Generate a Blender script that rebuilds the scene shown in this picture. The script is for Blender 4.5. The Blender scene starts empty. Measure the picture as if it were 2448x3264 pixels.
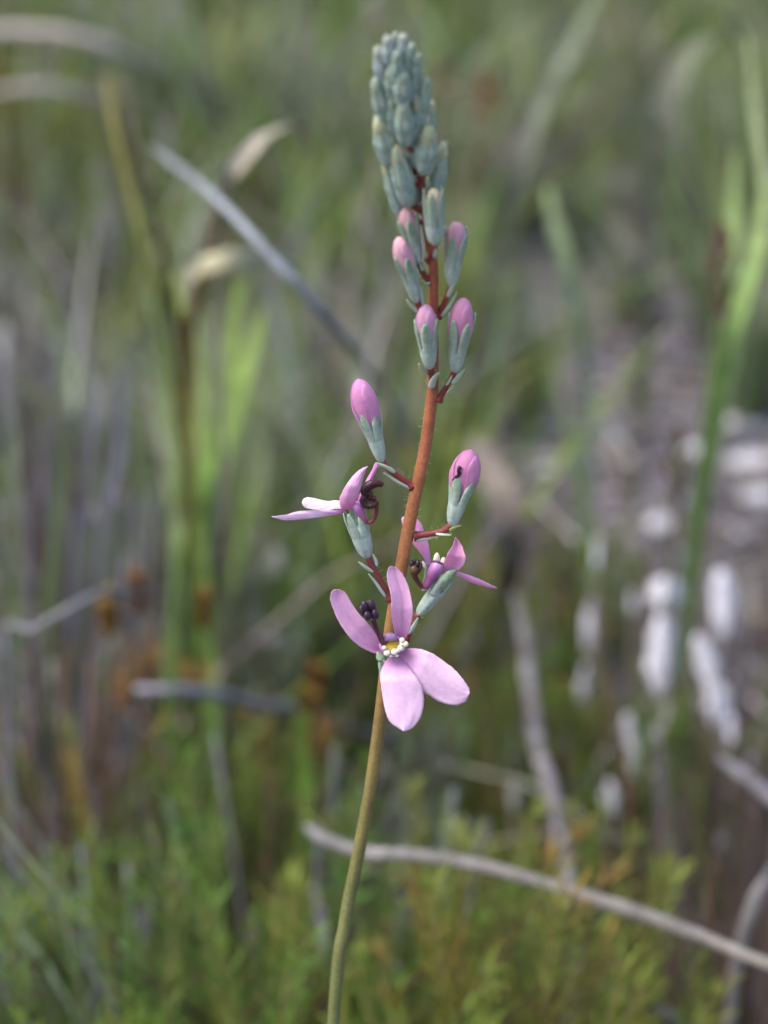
import bpy, math, random
from mathutils import Vector, Matrix, noise

random.seed(7)
SC = bpy.context.scene
COL = SC.collection

# ------------------------------------------------------------------ camera
CAM_H, PITCH = 0.47, math.radians(23.0)
FPX = 6890.0                       # focal length in photograph pixels
D0 = 0.26                          # distance of the flower in focus
IW, IH = 2448.0, 3264.0
cam_d = bpy.data.cameras.new('camera')
cam_d.sensor_fit = 'VERTICAL'
cam_d.sensor_height = 32.0
cam_d.sensor_width = 24.0
cam_d.lens = FPX / IH * 32.0
cam_d.clip_start, cam_d.clip_end = 0.005, 400.0
cam_d.dof.use_dof = True
cam_d.dof.focus_distance = D0 - 0.004
cam_d.dof.aperture_fstop = cam_d.lens / 4.2     # opening of 4.2 mm
cam = bpy.data.objects.new('camera', cam_d)
COL.objects.link(cam)
cam.location = (0, 0, CAM_H)
cam.rotation_euler = (math.pi / 2 - PITCH, 0, 0)
SC.camera = cam

# ------------------------------------------------------------------ sky, sun, exposure
SUN_EL, SUN_AZ = 58.0, -110.0       # azimuth from +Y, negative is to the left
w = bpy.data.worlds.new('World')
SC.world = w
w.use_nodes = True
nt = w.node_tree
sky = nt.nodes.new('ShaderNodeTexSky')
sky.sky_type = 'NISHITA'
sky.sun_disc = False
sky.sun_elevation = math.radians(SUN_EL)
sky.sun_rotation = math.radians(SUN_AZ)
sky.air_density = 1.0
sky.dust_density = 3.5
sky.ozone_density = 0.9
nt.links.new(sky.outputs[0], nt.nodes['Background'].inputs[0])
nt.nodes['Background'].inputs[1].default_value = 0.125
sun_d = bpy.data.lights.new('sun', 'SUN')
sun_d.energy = 1.0
sun_d.angle = math.radians(35)
sun_d.color = (1.0, 0.95, 0.87)
sun = bpy.data.objects.new('sun', sun_d)
COL.objects.link(sun)
az, el = math.radians(SUN_AZ), math.radians(SUN_EL)
sdir = Vector((math.sin(az) * math.cos(el), math.cos(az) * math.cos(el), math.sin(el)))
sun.rotation_euler = sdir.to_track_quat('Z', 'Y').to_euler()
sun.location = sdir * 5
SC.view_settings.view_transform = 'Standard'
SC.view_settings.look = 'None'
SC.view_settings.exposure = 1.4
SC.view_settings.gamma = 1.0
SC.render.engine = 'CYCLES'
SC.cycles.use_denoising = True
SC.cycles.max_bounces = 4
SC.cycles.diffuse_bounces = 3
SC.cycles.adaptive_threshold = 0.02
SC.cycles.transparent_max_bounces = 8

# ------------------------------------------------------------------ helpers
RIGHT = Vector((1, 0, 0))
FWD = Vector((0, math.cos(PITCH), -math.sin(PITCH)))
UP = Vector((0, math.sin(PITCH), math.cos(PITCH)))
CAM = Vector((0, 0, CAM_H))


def P(px, py, d):
    """Photograph pixel at depth d (metres along the view axis) -> world point."""
    return CAM + FWD * d + RIGHT * ((px - IW / 2) / FPX * d) + UP * ((IH / 2 - py) / FPX * d)


def ground_z(x, y):
    return 0.012 * noise.noise(Vector((x * 3.1, y * 3.1, 0.3))) + 0.006 * noise.noise(Vector((x * 11, y * 11, 4.0)))


def depth_at_ground(px, py):
    r = FWD + RIGHT * ((px - IW / 2) / FPX) + UP * ((IH / 2 - py) / FPX)
    return CAM_H / -r.z


def G(px, py):
    p = P(px, py, depth_at_ground(px, py))
    p.z = ground_z(p.x, p.y)
    return p


def s(r, g, b):
    def f(c):
        c /= 255.0
        return c / 12.92 if c <= 0.04045 else ((c + 0.055) / 1.055) ** 2.4
    return (f(r), f(g), f(b))


def mixc(a, b, t):
    return tuple(a[i] * (1 - t) + b[i] * t for i in range(3))


def jit(c, amt=0.2, rnd=random):
    k = 1 + rnd.uniform(-amt, amt)
    return tuple(max(0.002, c[i] * k * (1 + rnd.uniform(-amt, amt) * 0.35)) for i in range(3))


def lerp_keys(keys, t):
    """keys: list of (t, value); value float or tuple."""
    if t <= keys[0][0]:
        return keys[0][1]
    for (a, va), (b, vb) in zip(keys, keys[1:]):
        if t <= b:
            k = (t - a) / (b - a) if b > a else 0
            if isinstance(va, tuple):
                return mixc(va, vb, k)
            return va + (vb - va) * k
    return keys[-1][1]


def catmull(pts, n):
    """pts: list of equal-length float sequences -> n samples on a Catmull-Rom curve, even in chord length."""
    pts = [list(p) for p in pts]
    m = len(pts)
    if m == 2:
        return [[a + (b - a) * i / (n - 1) for a, b in zip(*pts)] for i in range(n)]
    cum = [0.0]
    for a, b in zip(pts, pts[1:]):
        cum.append(cum[-1] + max(1e-9, math.sqrt(sum((x - y) ** 2 for x, y in zip(a[:3], b[:3])))))
    out = []
    for i in range(n):
        u = cum[-1] * i / (n - 1)
        k = 0
        while k < m - 2 and u > cum[k + 1]:
            k += 1
        t = (u - cum[k]) / (cum[k + 1] - cum[k])
        p0, p1, p2, p3 = pts[max(k - 1, 0)], pts[k], pts[k + 1], pts[min(k + 2, m - 1)]
        out.append([0.5 * ((2 * b) + (-a + c) * t + (2 * a - 5 * b + 4 * c - d) * t * t + (-a + 3 * b - 3 * c + d) * t ** 3)
                    for a, b, c, d in zip(p0, p1, p2, p3)])
    return out


class MB:
    """Collects faces with a colour at each vertex; build() links them as one mesh object."""

    def __init__(self):
        self.v, self.f, self.c = [], [], []

    def add(self, co, col):
        self.v.append(tuple(co))
        self.c.append((col[0], col[1], col[2], 1.0))
        return len(self.v) - 1

    def tube(self, pts, radii, cols, seg=8, cap=True, flat=1.0, ref=None, bump=None):
        n = len(pts)
        pts = [Vector(p) for p in pts]
        prev = None
        rings = []
        for i, p in enumerate(pts):
            t = (pts[min(i + 1, n - 1)] - pts[max(i - 1, 0)])
            if t.length < 1e-12:
                t = Vector((0, 0, 1))
            t.normalize()
            if prev is None:
                r0 = ref if ref is not None else (Vector((1, 0, 0)) if abs(t.x) < 0.9 else Vector((0, 1, 0)))
            else:
                r0 = prev
            a = (r0 - t * r0.dot(t))
            if a.length < 1e-9:
                a = t.orthogonal()
            a.normalize()
            b = t.cross(a)
            prev = a
            r = radii[i] if isinstance(radii, (list, tuple)) else radii
            c = cols[i] if isinstance(cols, list) else cols
            ring = []
            for k in range(seg):
                th = 2 * math.pi * k / seg
                rr = r * (1 if bump is None else bump(i / (n - 1), th))
                ring.append(self.add(p + a * (math.cos(th) * rr) + b * (math.sin(th) * rr * flat), c))
            rings.append(ring)
        for r1, r2 in zip(rings, rings[1:]):
            for k in range(seg):
                self.f.append((r1[k], r1[(k + 1) % seg], r2[(k + 1) % seg], r2[k]))
        if cap:
            self.f.append(tuple(reversed(rings[0])))
            self.f.append(tuple(rings[-1]))

    def sheet(self, grid, cols, thick):
        """grid[i][j] of points -> a closed sheet of that thickness (m)."""
        n, m = len(grid), len(grid[0])
        fr, bk = [], []
        for i in range(n):
            rf, rb = [], []
            for j in range(m):
                du = grid[min(i + 1, n - 1)][j] - grid[max(i - 1, 0)][j]
                dv = grid[i][min(j + 1, m - 1)] - grid[i][max(j - 1, 0)]
                nn = du.cross(dv)
                if nn.length < 1e-14:
                    ii = n // 2
                    nn = (grid[ii + 1][m // 2] - grid[ii - 1][m // 2]).cross(grid[ii][-1] - grid[ii][0])
                nn.normalize()
                edge = min(1.0, 0.35 + 2.2 * min(i, n - 1 - i, j, m - 1 - j) / max(3, m))
                o = nn * (thick * 0.5 * edge)
                rf.append(self.add(grid[i][j] + o, cols[i][j]))
                rb.append(self.add(grid[i][j] - o, cols[i][j]))
            fr.append(rf)
            bk.append(rb)
        for i in range(n - 1):
            for j in range(m - 1):
                self.f.append((fr[i][j], fr[i + 1][j], fr[i + 1][j + 1], fr[i][j + 1]))
                self.f.append((bk[i][j], bk[i][j + 1], bk[i + 1][j + 1], bk[i + 1][j]))
        for i in range(n - 1):
            self.f.append((fr[i][0], bk[i][0], bk[i + 1][0], fr[i + 1][0]))
            self.f.append((fr[i][m - 1], fr[i + 1][m - 1], bk[i + 1][m - 1], bk[i][m - 1]))
        for j in range(m - 1):
            self.f.append((fr[0][j], fr[0][j + 1], bk[0][j + 1], bk[0][j]))
            self.f.append((fr[n - 1][j], bk[n - 1][j], bk[n - 1][j + 1], fr[n - 1][j + 1]))

    def blade(self, pts, widths, cols, side, fold=0.25):
        """A folded leaf strip (two facets across)."""
        n = len(pts)
        rows = []
        for i in range(n):
            p = Vector(pts[i])
            t = (Vector(pts[min(i + 1, n - 1)]) - Vector(pts[max(i - 1, 0)])).normalized()
            a = side - t * side.dot(t)
            a = a.normalized() if a.length > 1e-9 else t.orthogonal().normalized()
            nn = t.cross(a)
            wd = widths[i] * 0.5
            c = cols[i] if isinstance(cols, list) else cols
            rows.append((self.add(p - a * wd + nn * (wd * fold), c), self.add(p, mixc(c, (0, 0, 0), 0.12)),
                         self.add(p + a * wd + nn * (wd * fold), c)))
        for r1, r2 in zip(rows, rows[1:]):
            self.f.append((r1[0], r1[1], r2[1], r2[0]))
            self.f.append((r1[1], r1[2], r2[2], r2[1]))

    def ball(self, c, rx, ry, rz, col, axis=None, seg=10, rings=7, bump=None):
        c = Vector(c)
        ax = (axis or Vector((0, 0, 1))).normalized()
        a = ax.orthogonal().normalized()
        b = ax.cross(a)
        rr = []
        for i in range(rings + 1):
            ph = math.pi * i / rings
            row = []
            for k in range(seg):
                th = 2 * math.pi * k / seg
                q = 1 if bump is None else bump(ph, th)
                row.append(self.add(c + a * (rx * q * math.sin(ph) * math.cos(th)) + b * (ry * q * math.sin(ph) * math.sin(th)) - ax * (rz * q * math.cos(ph)),
                                    col(i / rings) if callable(col) else col))
            rr.append(row)
        for r1, r2 in zip(rr, rr[1:]):
            for k in range(seg):
                self.f.append((r1[k], r1[(k + 1) % seg], r2[(k + 1) % seg], r2[k]))

    def mesh(self, name, mat, origin=Vector((0, 0, 0)), smooth=True):
        me = bpy.data.meshes.new(name)
        o = origin
        me.from_pydata([(x - o.x, y - o.y, z - o.z) for x, y, z in self.v], [], self.f)
        at = me.color_attributes.new('Col', 'FLOAT_COLOR', 'POINT')
        at.data.foreach_set('color', [q for c in self.c for q in c])
        if smooth:
            me.polygons.foreach_set('use_smooth', [True] * len(me.polygons))
        me.materials.append(mat)
        me.update()
        return me


WORLD_LOC = {}


def put(name, mb, mat, parent=None, origin=None, smooth=True):
    """Link the collected faces (world coordinates) as one object whose origin is `origin`."""
    if origin is None:
        origin = Vector(mb.v[0])
    me = mb.mesh(name, mat, origin, smooth)
    o = bpy.data.objects.new(name, me)
    COL.objects.link(o)
    WORLD_LOC[o] = Vector(origin)
    if parent is not None:
        o.parent = parent
        o.location = Vector(origin) - WORLD_LOC[parent]
    else:
        o.location = origin
    return o


def empty(name, loc):
    o = bpy.data.objects.new(name, None)
    o.empty_display_size = 0.01
    COL.objects.link(o)
    o.location = loc
    WORLD_LOC[o] = Vector(loc)
    return o


def tag(o, label=None, cat=None, group=None, kind=None):
    if label:
        o['label'] = label
    if cat:
        o['category'] = cat
    if group:
        o['group'] = group
    if kind:
        o['kind'] = kind
    return o


# ------------------------------------------------------------------ materials
def make_mat(name, rough=0.6, translucent=0.0, noise_scale=400.0, noise_amt=0.3, bump=0.15, spec=0.35, bloom=None, sheen=0.0,
             streak=None, gain=1.0):
    """Colour comes from the pigment attribute, varied by noise; bloom = pale waxy blotches (colour, amount)."""
    m = bpy.data.materials.new(name)
    m.use_nodes = True
    t = m.node_tree
    N, L = t.nodes, t.links
    bs = N['Principled BSDF']
    out = N['Material Output']
    at = N.new('ShaderNodeAttribute')
    at.attribute_name = 'Col'
    tc = N.new('ShaderNodeTexCoord')
    no = N.new('ShaderNodeTexNoise')
    no.inputs['Scale'].default_value = noise_scale
    no.inputs['Detail'].default_value = 5.0
    L.new(tc.outputs['Object'], no.inputs['Vector'])
    if streak:
        mp = N.new('ShaderNodeMapping')
        mp.inputs['Scale'].default_value = streak
        L.new(tc.outputs['Object'], mp.inputs['Vector'])
        L.new(mp.outputs[0], no.inputs['Vector'])
    mr = N.new('ShaderNodeMapRange')
    mr.inputs[1].default_value = 0.25
    mr.inputs[2].default_value = 0.75
    mr.inputs[3].default_value = (1 - noise_amt) * gain
    mr.inputs[4].default_value = (1 + noise_amt) * gain
    L.new(no.outputs[0], mr.inputs[0])
    mul = N.new('ShaderNodeVectorMath')
    mul.operation = 'SCALE'
    L.new(at.outputs['Color'], mul.inputs[0])
    L.new(mr.outputs[0], mul.inputs['Scale'])
    col = mul.outputs[0]
    if bloom:
        n2 = N.new('ShaderNodeTexNoise')
        n2.inputs['Scale'].default_value = noise_scale * 0.6
        n2.inputs['Detail'].default_value = 6.0
        n2.inputs['Roughness'].default_value = 0.7
        L.new(tc.outputs['Object'], n2.inputs['Vector'])
        rp = N.new('ShaderNodeMapRange')
        rp.inputs[1].default_value = 0.46
        rp.inputs[2].default_value = 0.64
        rp.inputs[4].default_value = bloom[1]
        L.new(n2.outputs[0], rp.inputs[0])
        mx = N.new('ShaderNodeMix')
        mx.data_type = 'RGBA'
        L.new(rp.outputs[0], mx.inputs[0])
        L.new(col, mx.inputs[6])
        mx.inputs[7].default_value = (*bloom[0], 1)
        col = mx.outputs[2]
    L.new(col, bs.inputs['Base Color'])
    bs.inputs['Roughness'].default_value = rough
    bs.inputs['Specular IOR Level'].default_value = spec
    if sheen:
        bs.inputs['Sheen Weight'].default_value = sheen
        bs.inputs['Sheen Roughness'].default_value = 0.4
    if bump:
        bp = N.new('ShaderNodeBump')
        bp.inputs['Strength'].default_value = bump
        bp.inputs['Distance'].default_value = 0.0003
        L.new(no.outputs[0], bp.inputs['Height'])
        L.new(bp.outputs[0], bs.inputs['Normal'])
    if translucent:
        tr = N.new('ShaderNodeBsdfTranslucent')
        L.new(col, tr.inputs['Color'])
        ms = N.new('ShaderNodeMixShader')
        ms.inputs[0].default_value = translucent
        L.new(bs.outputs[0], ms.inputs[1])
        L.new(tr.outputs[0], ms.inputs[2])
        L.new(ms.outputs[0], out.inputs['Surface'])
    return m


M_LEAF = make_mat('leaf', 0.6, 0.25, 250, 0.35, 0.1, gain=0.86)
M_HEATH = make_mat('heath_leaf', 0.6, 0.3, 250, 0.4, 0.1, gain=0.74)
M_DRY = make_mat('dry_stem', 0.8, 0.0, 300, 0.4, 0.4, gain=0.74)
M_BARK = make_mat('grey_bark', 0.85, 0.0, 220, 0.5, 0.6, bloom=(s(150, 148, 154), 0.5), gain=0.75)
M_STONE = make_mat('quartz', 0.7, 0.0, 120, 0.12, 0.3)
M_LITTER = make_mat('litter', 0.85, 0.0, 200, 0.3, 0.2, gain=0.85)
M_PETAL = make_mat('petal', 0.55, 0.38, 1800, 0.07, 0.25, spec=0.25, sheen=0.15)
M_CALYX = make_mat('glaucous_calyx', 0.75, 0.05, 2000, 0.22, 0.25, spec=0.2, bloom=(s(200, 210, 202), 0.4))
M_STEM = make_mat('flower_stem', 0.5, 0.0, 2600, 0.24, 0.3, spec=0.35, bloom=(s(150, 116, 84), 0.35))
M_PED = make_mat('pedicel', 0.45, 0.0, 900, 0.2, 0.15, spec=0.45)
M_BRACT = make_mat('bract', 0.7, 0.1, 900, 0.15, 0.2)
M_COLUMN = make_mat('column', 0.28, 0.0, 700, 0.25, 0.1, spec=0.6)
M_ANTHER = make_mat('anther', 0.4, 0.0, 1200, 0.35, 0.5, spec=0.5)
M_CREAM = make_mat('cream_appendage', 0.5, 0.15, 900, 0.06, 0.05)


def ground_material():
    m = bpy.data.materials.new('sandy_soil')
    m.use_nodes = True
    t = m.node_tree
    N, L = t.nodes, t.links
    bs = N['Principled BSDF']
    tc = N.new('ShaderNodeTexCoord')
    n1 = N.new('ShaderNodeTexNoise')
    n1.inputs['Scale'].default_value = 7.0
    n1.inputs['Detail'].default_value = 8.0
    n2 = N.new('ShaderNodeTexNoise')
    n2.inputs['Scale'].default_value = 70.0
    n2.inputs['Detail'].default_value = 8.0
    n2.inputs['Roughness'].default_value = 0.7
    for n in (n1, n2):
        L.new(tc.outputs['Object'], n.inputs['Vector'])
    r1 = N.new('ShaderNodeValToRGB')
    e = r1.color_ramp.elements
    e[0].position, e[0].color = 0.3, (*s(46, 40, 36), 1)
    e[1].position, e[1].color = 0.72, (*s(112, 104, 100), 1)
    L.new(n2.outputs[0], r1.inputs[0])
    r2 = N.new('ShaderNodeValToRGB')
    e = r2.color_ramp.elements
    e[0].position, e[0].color = 0.35, (*s(58, 50, 44), 1)
    e[1].position, e[1].color = 0.7, (*s(96, 88, 84), 1)
    L.new(n1.outputs[0], r2.inputs[0])
    mx = N.new('ShaderNodeMix')
    mx.data_type = 'RGBA'
    mx.inputs[0].default_value = 0.5
    L.new(r1.outputs[0], mx.inputs[6])
    L.new(r2.outputs[0], mx.inputs[7])
    # a patch of bare pale sand
    sp = N.new('ShaderNodeVectorMath')
    sp.operation = 'DISTANCE'
    sp.inputs[1].default_value = (0.135, 1.33, 0.0)
    L.new(tc.outputs['Object'], sp.inputs[0])
    ad = N.new('ShaderNodeMath')
    ad.operation = 'MULTIPLY_ADD'
    ad.inputs[1].default_value = 0.25
    L.new(n1.outputs[0], ad.inputs[0])
    L.new(sp.outputs['Value'], ad.inputs[2])
    mk = N.new('ShaderNodeMapRange')
    mk.inputs[1].default_value = 0.26
    mk.inputs[2].default_value = 0.40
    mk.inputs[3].default_value = 1.0
    mk.inputs[4].default_value = 0.0
    L.new(ad.outputs[0], mk.inputs[0])
    r3 = N.new('ShaderNodeValToRGB')
    e = r3.color_ramp.elements
    e[0].position, e[0].color = 0.35, (*s(80, 75, 80), 1)
    e[1].position, e[1].color = 0.68, (*s(146, 142, 151), 1)
    L.new(n2.outputs[0], r3.inputs[0])
    mx2 = N.new('ShaderNodeMix')
    mx2.data_type = 'RGBA'
    L.new(mk.outputs[0], mx2.inputs[0])
    L.new(mx.outputs[2], mx2.inputs[6])
    L.new(r3.outputs[0], mx2.inputs[7])
    L.new(mx2.outputs[2], bs.inputs['Base Color'])
    bs.inputs['Roughness'].default_value = 0.95
    bp = N.new('ShaderNodeBump')
    bp.inputs['Strength'].default_value = 0.6
    bp.inputs['Distance'].default_value = 0.004
    L.new(n2.outputs[0], bp.inputs['Height'])
    L.new(bp.outputs[0], bs.inputs['Normal'])
    return m


M_GROUND = ground_material()

# ------------------------------------------------------------------ ground
def axis_steps(lo, hi, fine_lo, fine_hi, step):
    a = []
    x = fine_lo
    while x <= fine_hi + 1e-9:
        a.append(x)
        x += step
    k, x = step * 1.6, fine_lo
    left = []
    while x > lo:
        x -= k
        k *= 1.6
        left.append(max(x, lo))
    k, x = step * 1.6, fine_hi
    right = []
    while x < hi:
        x += k
        k *= 1.6
        right.append(min(x, hi))
    return left[::-1] + a + right


xs = axis_steps(-150, 150, -1.2, 1.2, 0.03)
ys = axis_steps(-150, 250, -0.3, 3.6, 0.03)
gv = [(x, y, ground_z(x, y)) for y in ys for x in xs]
gf = []
nx = len(xs)
for j in range(len(ys) - 1):
    for i in range(nx - 1):
        a = j * nx + i
        gf.append((a, a + 1, a + nx + 1, a + nx))
gm = bpy.data.meshes.new('ground')
gm.from_pydata(gv, [], gf)
gm.polygons.foreach_set('use_smooth', [True] * len(gm.polygons))
gm.materials.append(M_GROUND)
ground = bpy.data.objects.new('ground', gm)
COL.objects.link(ground)
tag(ground, 'grey sandy soil under the heath plants', 'ground', kind='structure')

# ------------------------------------------------------------------ the heath behind the flower
RB = random.Random(21)


def project(p):
    v = Vector(p) - CAM
    d = v.dot(FWD)
    return IW / 2 + v.dot(RIGHT) / d * FPX, IH / 2 - v.dot(UP) / d * FPX, d


def drop(p):
    return Vector((p.x, p.y, ground_z(p.x, p.y) - 0.002))


GREENS = [s(96, 130, 44), s(110, 142, 50), s(80, 114, 42), s(126, 148, 62)]
OLIVES = [s(120, 130, 52), s(130, 130, 60), s(104, 116, 50)]
GREYGREEN = [s(126, 140, 120), s(142, 152, 140), s(106, 122, 102)]
GREYS = [s(136, 134, 144), s(114, 112, 122), s(156, 154, 164), s(92, 86, 90)]
TANS = [s(172, 164, 150), s(152, 144, 130), s(190, 184, 174)]
BROWNS = [s(92, 72, 58), s(110, 86, 66), s(78, 62, 56)]
ORANGES = [s(178, 118, 50), s(184, 130, 62), s(160, 100, 48)]


def blades_mb(seed, n, h0, h1, spread, lean, droop, w0, w1, cols, base_r=0.02, nseg=7):
    r = random.Random(seed)
    mb = MB()
    for k in range(n):
        a = r.uniform(0, 2 * math.pi)
        d = Vector((math.cos(a), math.sin(a), 0))
        b = d * (base_r * math.sqrt(r.random()))
        h = r.uniform(h0, h1)
        ln = abs(r.gauss(0, lean)) + 0.03
        dr = r.uniform(0.2, 1) * droop
        pts, ws, cc = [], [], []
        c = jit(r.choice(cols), 0.42, r)
        if r.random() < 0.14:
            c = jit(r.choice([s(176, 182, 176), s(164, 168, 178), s(190, 186, 170)]), 0.2, r)
        tipc = mixc(c, r.choice(TANS), r.uniform(0, 0.6))
        wd = r.uniform(w0, w1)
        for i in range(nseg):
            t = i / (nseg - 1)
            out = ln * t + dr * t * t * t
            z = t - 0.35 * dr * t ** 3
            pts.append(b + d * (out * h) + Vector((0, 0, z * h)))
            ws.append(wd * (1.0 - 0.15 * t if t < 0.6 else max(0.06, (1 - t) / 0.4 * 0.9)))
            cc.append(mixc(mixc(c, s(120, 116, 96), 0.4 * (1 - t)), tipc, t * t))
        mb.blade(pts, ws, cc, Vector((-d.y, d.x, 0)))
    return mb


def heath_mb(seed, nstem, needle, nw, cols, tips, tip_amt, dens, spread=0.35, bare=0.25, side=(0.10, 0.22)):
    """A heath shrub 1 m tall (scaled when placed): branching stems closely set with short needle leaves."""
    r = random.Random(seed)
    st, fo = MB(), MB()
    for k in range(nstem):
        a = r.uniform(0, 2 * math.pi)
        d = Vector((math.cos(a), math.sin(a), 0))
        top = r.uniform(0.62, 1.0) if bare < 0.5 else r.uniform(0.94, 1.0)
        lean = r.uniform(0.05, spread)
        axes = []
        main = [d * (0.02 + lean * t ** 1.3) + Vector((0.02 * math.sin(5 * t + k), 0.02 * math.cos(4 * t + k), top * t)) for t in [i / 8 for i in range(9)]]
        axes.append((main, bare, 1.0))
        for q in range(r.randrange(3, 6)):
            i0 = r.randrange(3 if bare < 0.5 else 7, 8)
            a2 = r.uniform(0, 2 * math.pi)
            d2 = Vector((math.cos(a2), math.sin(a2), 0))
            ln = r.uniform(*side)
            b = main[i0]
            axes.append(([b + d2 * (ln * 0.6 * t) + Vector((0, 0, ln * (0.55 * t + 0.35 * t * t))) for t in [i / 5 for i in range(6)]], 0.05, 0.7))
        tip_col = r.choice(tips)
        tipped = r.random() < tip_amt
        for pts, b0, th in axes:
            n = len(pts)
            st.tube(pts, [0.0048 * th * (1 - 0.75 * i / (n - 1)) for i in range(n)], [mixc(s(96, 74, 58), s(120, 104, 66), i / (n - 1)) for i in range(n)], seg=5)
            L = sum((pts[i + 1] - pts[i]).length for i in range(n - 1))
            m = int(L * dens)
            c0 = jit(r.choice(cols), 0.15, r)
            for q in range(m):
                t = b0 + (1 - b0) * (q + r.random()) / m
                f = min(n - 1.001, t * (n - 1))
                i = int(f)
                p = pts[i].lerp(pts[i + 1], f - i)
                ax = (pts[i + 1] - pts[i]).normalized()
                ph = q * 2.4 + r.uniform(-0.4, 0.4)
                e1 = ax.orthogonal().normalized()
                e2 = ax.cross(e1)
                o = e1 * math.cos(ph) + e2 * math.sin(ph)
                ang = r.uniform(0.7, 1.35) * (1 - 0.35 * t)
                dr = (ax * math.cos(ang) + o * math.sin(ang)).normalized()
                ln = needle * r.uniform(0.7, 1.15) * (1 - 0.25 * t)
                c = jit(c0, 0.22, r)
                if t > 0.72 and tipped:
                    c = mixc(c, tip_col, min(0.85, (t - 0.72) / 0.25) * r.uniform(0.5, 1))
                elif t > 0.7:
                    c = mixc(c, s(120, 150, 56), 0.5 * (t - 0.7) / 0.3)
                elif t < 0.4 and r.random() < 0.35:
                    c = jit(s(120, 96, 70), 0.2, r)
                sd = ax.cross(dr).normalized()
                wv = sd * (nw * 0.5)
                i0 = fo.add(p, c)
                i1 = fo.add(p + dr * (ln * 0.45) + wv, c)
                i2 = fo.add(p + dr * ln, mixc(c, tip_col, 0.2))
                i3 = fo.add(p + dr * (ln * 0.45) - wv, c)
                fo.f.append((i0, i1, i2))
                fo.f.append((i0, i2, i3))
    return st, fo


def stems_mb(seed, n, lean, cols, r0, r1, fork=0.5, h0=0.6):
    """A clump of bare dead stems 1 m tall (scaled when placed)."""
    r = random.Random(seed)
    mb = MB()
    for k in range(n):
        a = r.uniform(0, 2 * math.pi)
        d = Vector((math.cos(a), math.sin(a), 0))
        b = d * (0.10 * math.sqrt(r.random()))
        h = r.uniform(h0, 1.0)
        ln = abs(r.gauss(0, lean))
        bend = r.uniform(-0.25, 0.25)
        a2 = r.uniform(0, 6.28)
        e = Vector((math.cos(a2), math.sin(a2), 0))
        pts = [b + d * (ln * h * t) + e * (bend * h * math.sin(2.2 * t) * 0.4 * t) + Vector((0, 0, h * t)) for t in [i / 7 for i in range(8)]]
        c = jit(r.choice(cols), 0.25, r)
        rr = r.uniform(r0, r1)
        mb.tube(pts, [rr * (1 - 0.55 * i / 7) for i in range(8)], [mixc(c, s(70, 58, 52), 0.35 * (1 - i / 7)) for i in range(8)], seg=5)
        if r.random() < fork:
            i0 = r.randrange(2, 6)
            a3 = r.uniform(0, 6.28)
            f = Vector((math.cos(a3), math.sin(a3), 0))
            l2 = r.uniform(0.2, 0.45) * h
            mb.tube([pts[i0] + f * (l2 * 0.6 * t) + Vector((0, 0, l2 * t * 0.9)) for t in (0, 0.33, 0.66, 1)], [rr * 0.6, rr * 0.5, rr * 0.4, rr * 0.2], c, seg=5)
    return mb


# --- prototypes (meshes are shared between the individuals)
ZERO = Vector((0, 0, 0))


def proto(parts):
    return [(nm, mb.mesh(nm, mat, ZERO), kind) for nm, mb, mat, kind in parts]


def heath_proto(seed, cols, tips, tip_amt, nstem=11, dens=360, needle=0.044, nw=0.0052, spread=0.20, bare=0.25, side=(0.10, 0.22)):
    st, fo = heath_mb(seed, nstem, needle, nw, cols, tips, tip_amt, dens, spread, bare, side)
    return proto([('stems', st, M_DRY, 'stuff'), ('foliage', fo, M_HEATH if dens > 300 and (seed in (1, 2, 8, 9) or seed >= 30) else M_LEAF, 'stuff')])


HGREEN = [s(92, 138, 46), s(78, 118, 44), s(112, 150, 54), s(108, 128, 52)]
HE_GREEN = [heath_proto(1, HGREEN, [s(132, 150, 56), s(138, 122, 54)], 0.3), heath_proto(2, HGREEN[:3] + [s(116, 112, 54)], [s(128, 148, 54), ORANGES[0]], 0.35)]
HE_OLIVE = [heath_proto(3, OLIVES, [ORANGES[1], s(150, 142, 70)], 0.4), heath_proto(4, OLIVES + GREENS[2:], [s(146, 150, 72)], 0.4)]
RUST = dict(bare=0.955, spread=0.10, side=(0.03, 0.07), needle=0.028, nw=0.0026, dens=420)
RUSTY = [s(196, 148, 76), s(186, 132, 64), s(160, 144, 82), s(140, 116, 78)]
HE_RUST = [heath_proto(8, RUSTY, [s(192, 142, 76), s(176, 120, 60)], 0.8, nstem=4, **RUST), heath_proto(9, RUSTY, [s(190, 136, 72)], 0.8, nstem=6, **RUST)]
NEAR = dict(needle=0.040, nw=0.0036, dens=330, spread=0.15, side=(0.08, 0.18), nstem=9)
HE_NEAR = [heath_proto(30, HGREEN, [s(122, 148, 54), s(130, 122, 54)], 0.3, **NEAR), heath_proto(31, HGREEN[:3], [s(112, 146, 52)], 0.3, **NEAR), heath_proto(32, HGREEN + OLIVES[:1], [s(136, 150, 56), ORANGES[0]], 0.4, **NEAR)]
HE_YEL = [heath_proto(33, HGREEN + [s(132, 142, 52)], [s(150, 152, 58), ORANGES[1]], 0.45, **NEAR), heath_proto(34, HGREEN[2:] + OLIVES[:2], [s(150, 150, 58)], 0.4, **NEAR)]
HE_ORANGE = [heath_proto(35, HGREEN[2:] + OLIVES[:2], ORANGES, 0.7, **NEAR)]
HE_GREY = [heath_proto(6, GREYGREEN, [s(170, 172, 150)], 0.4), heath_proto(7, GREYGREEN + OLIVES[2:], [s(176, 170, 150), s(160, 150, 130)], 0.5)]


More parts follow.
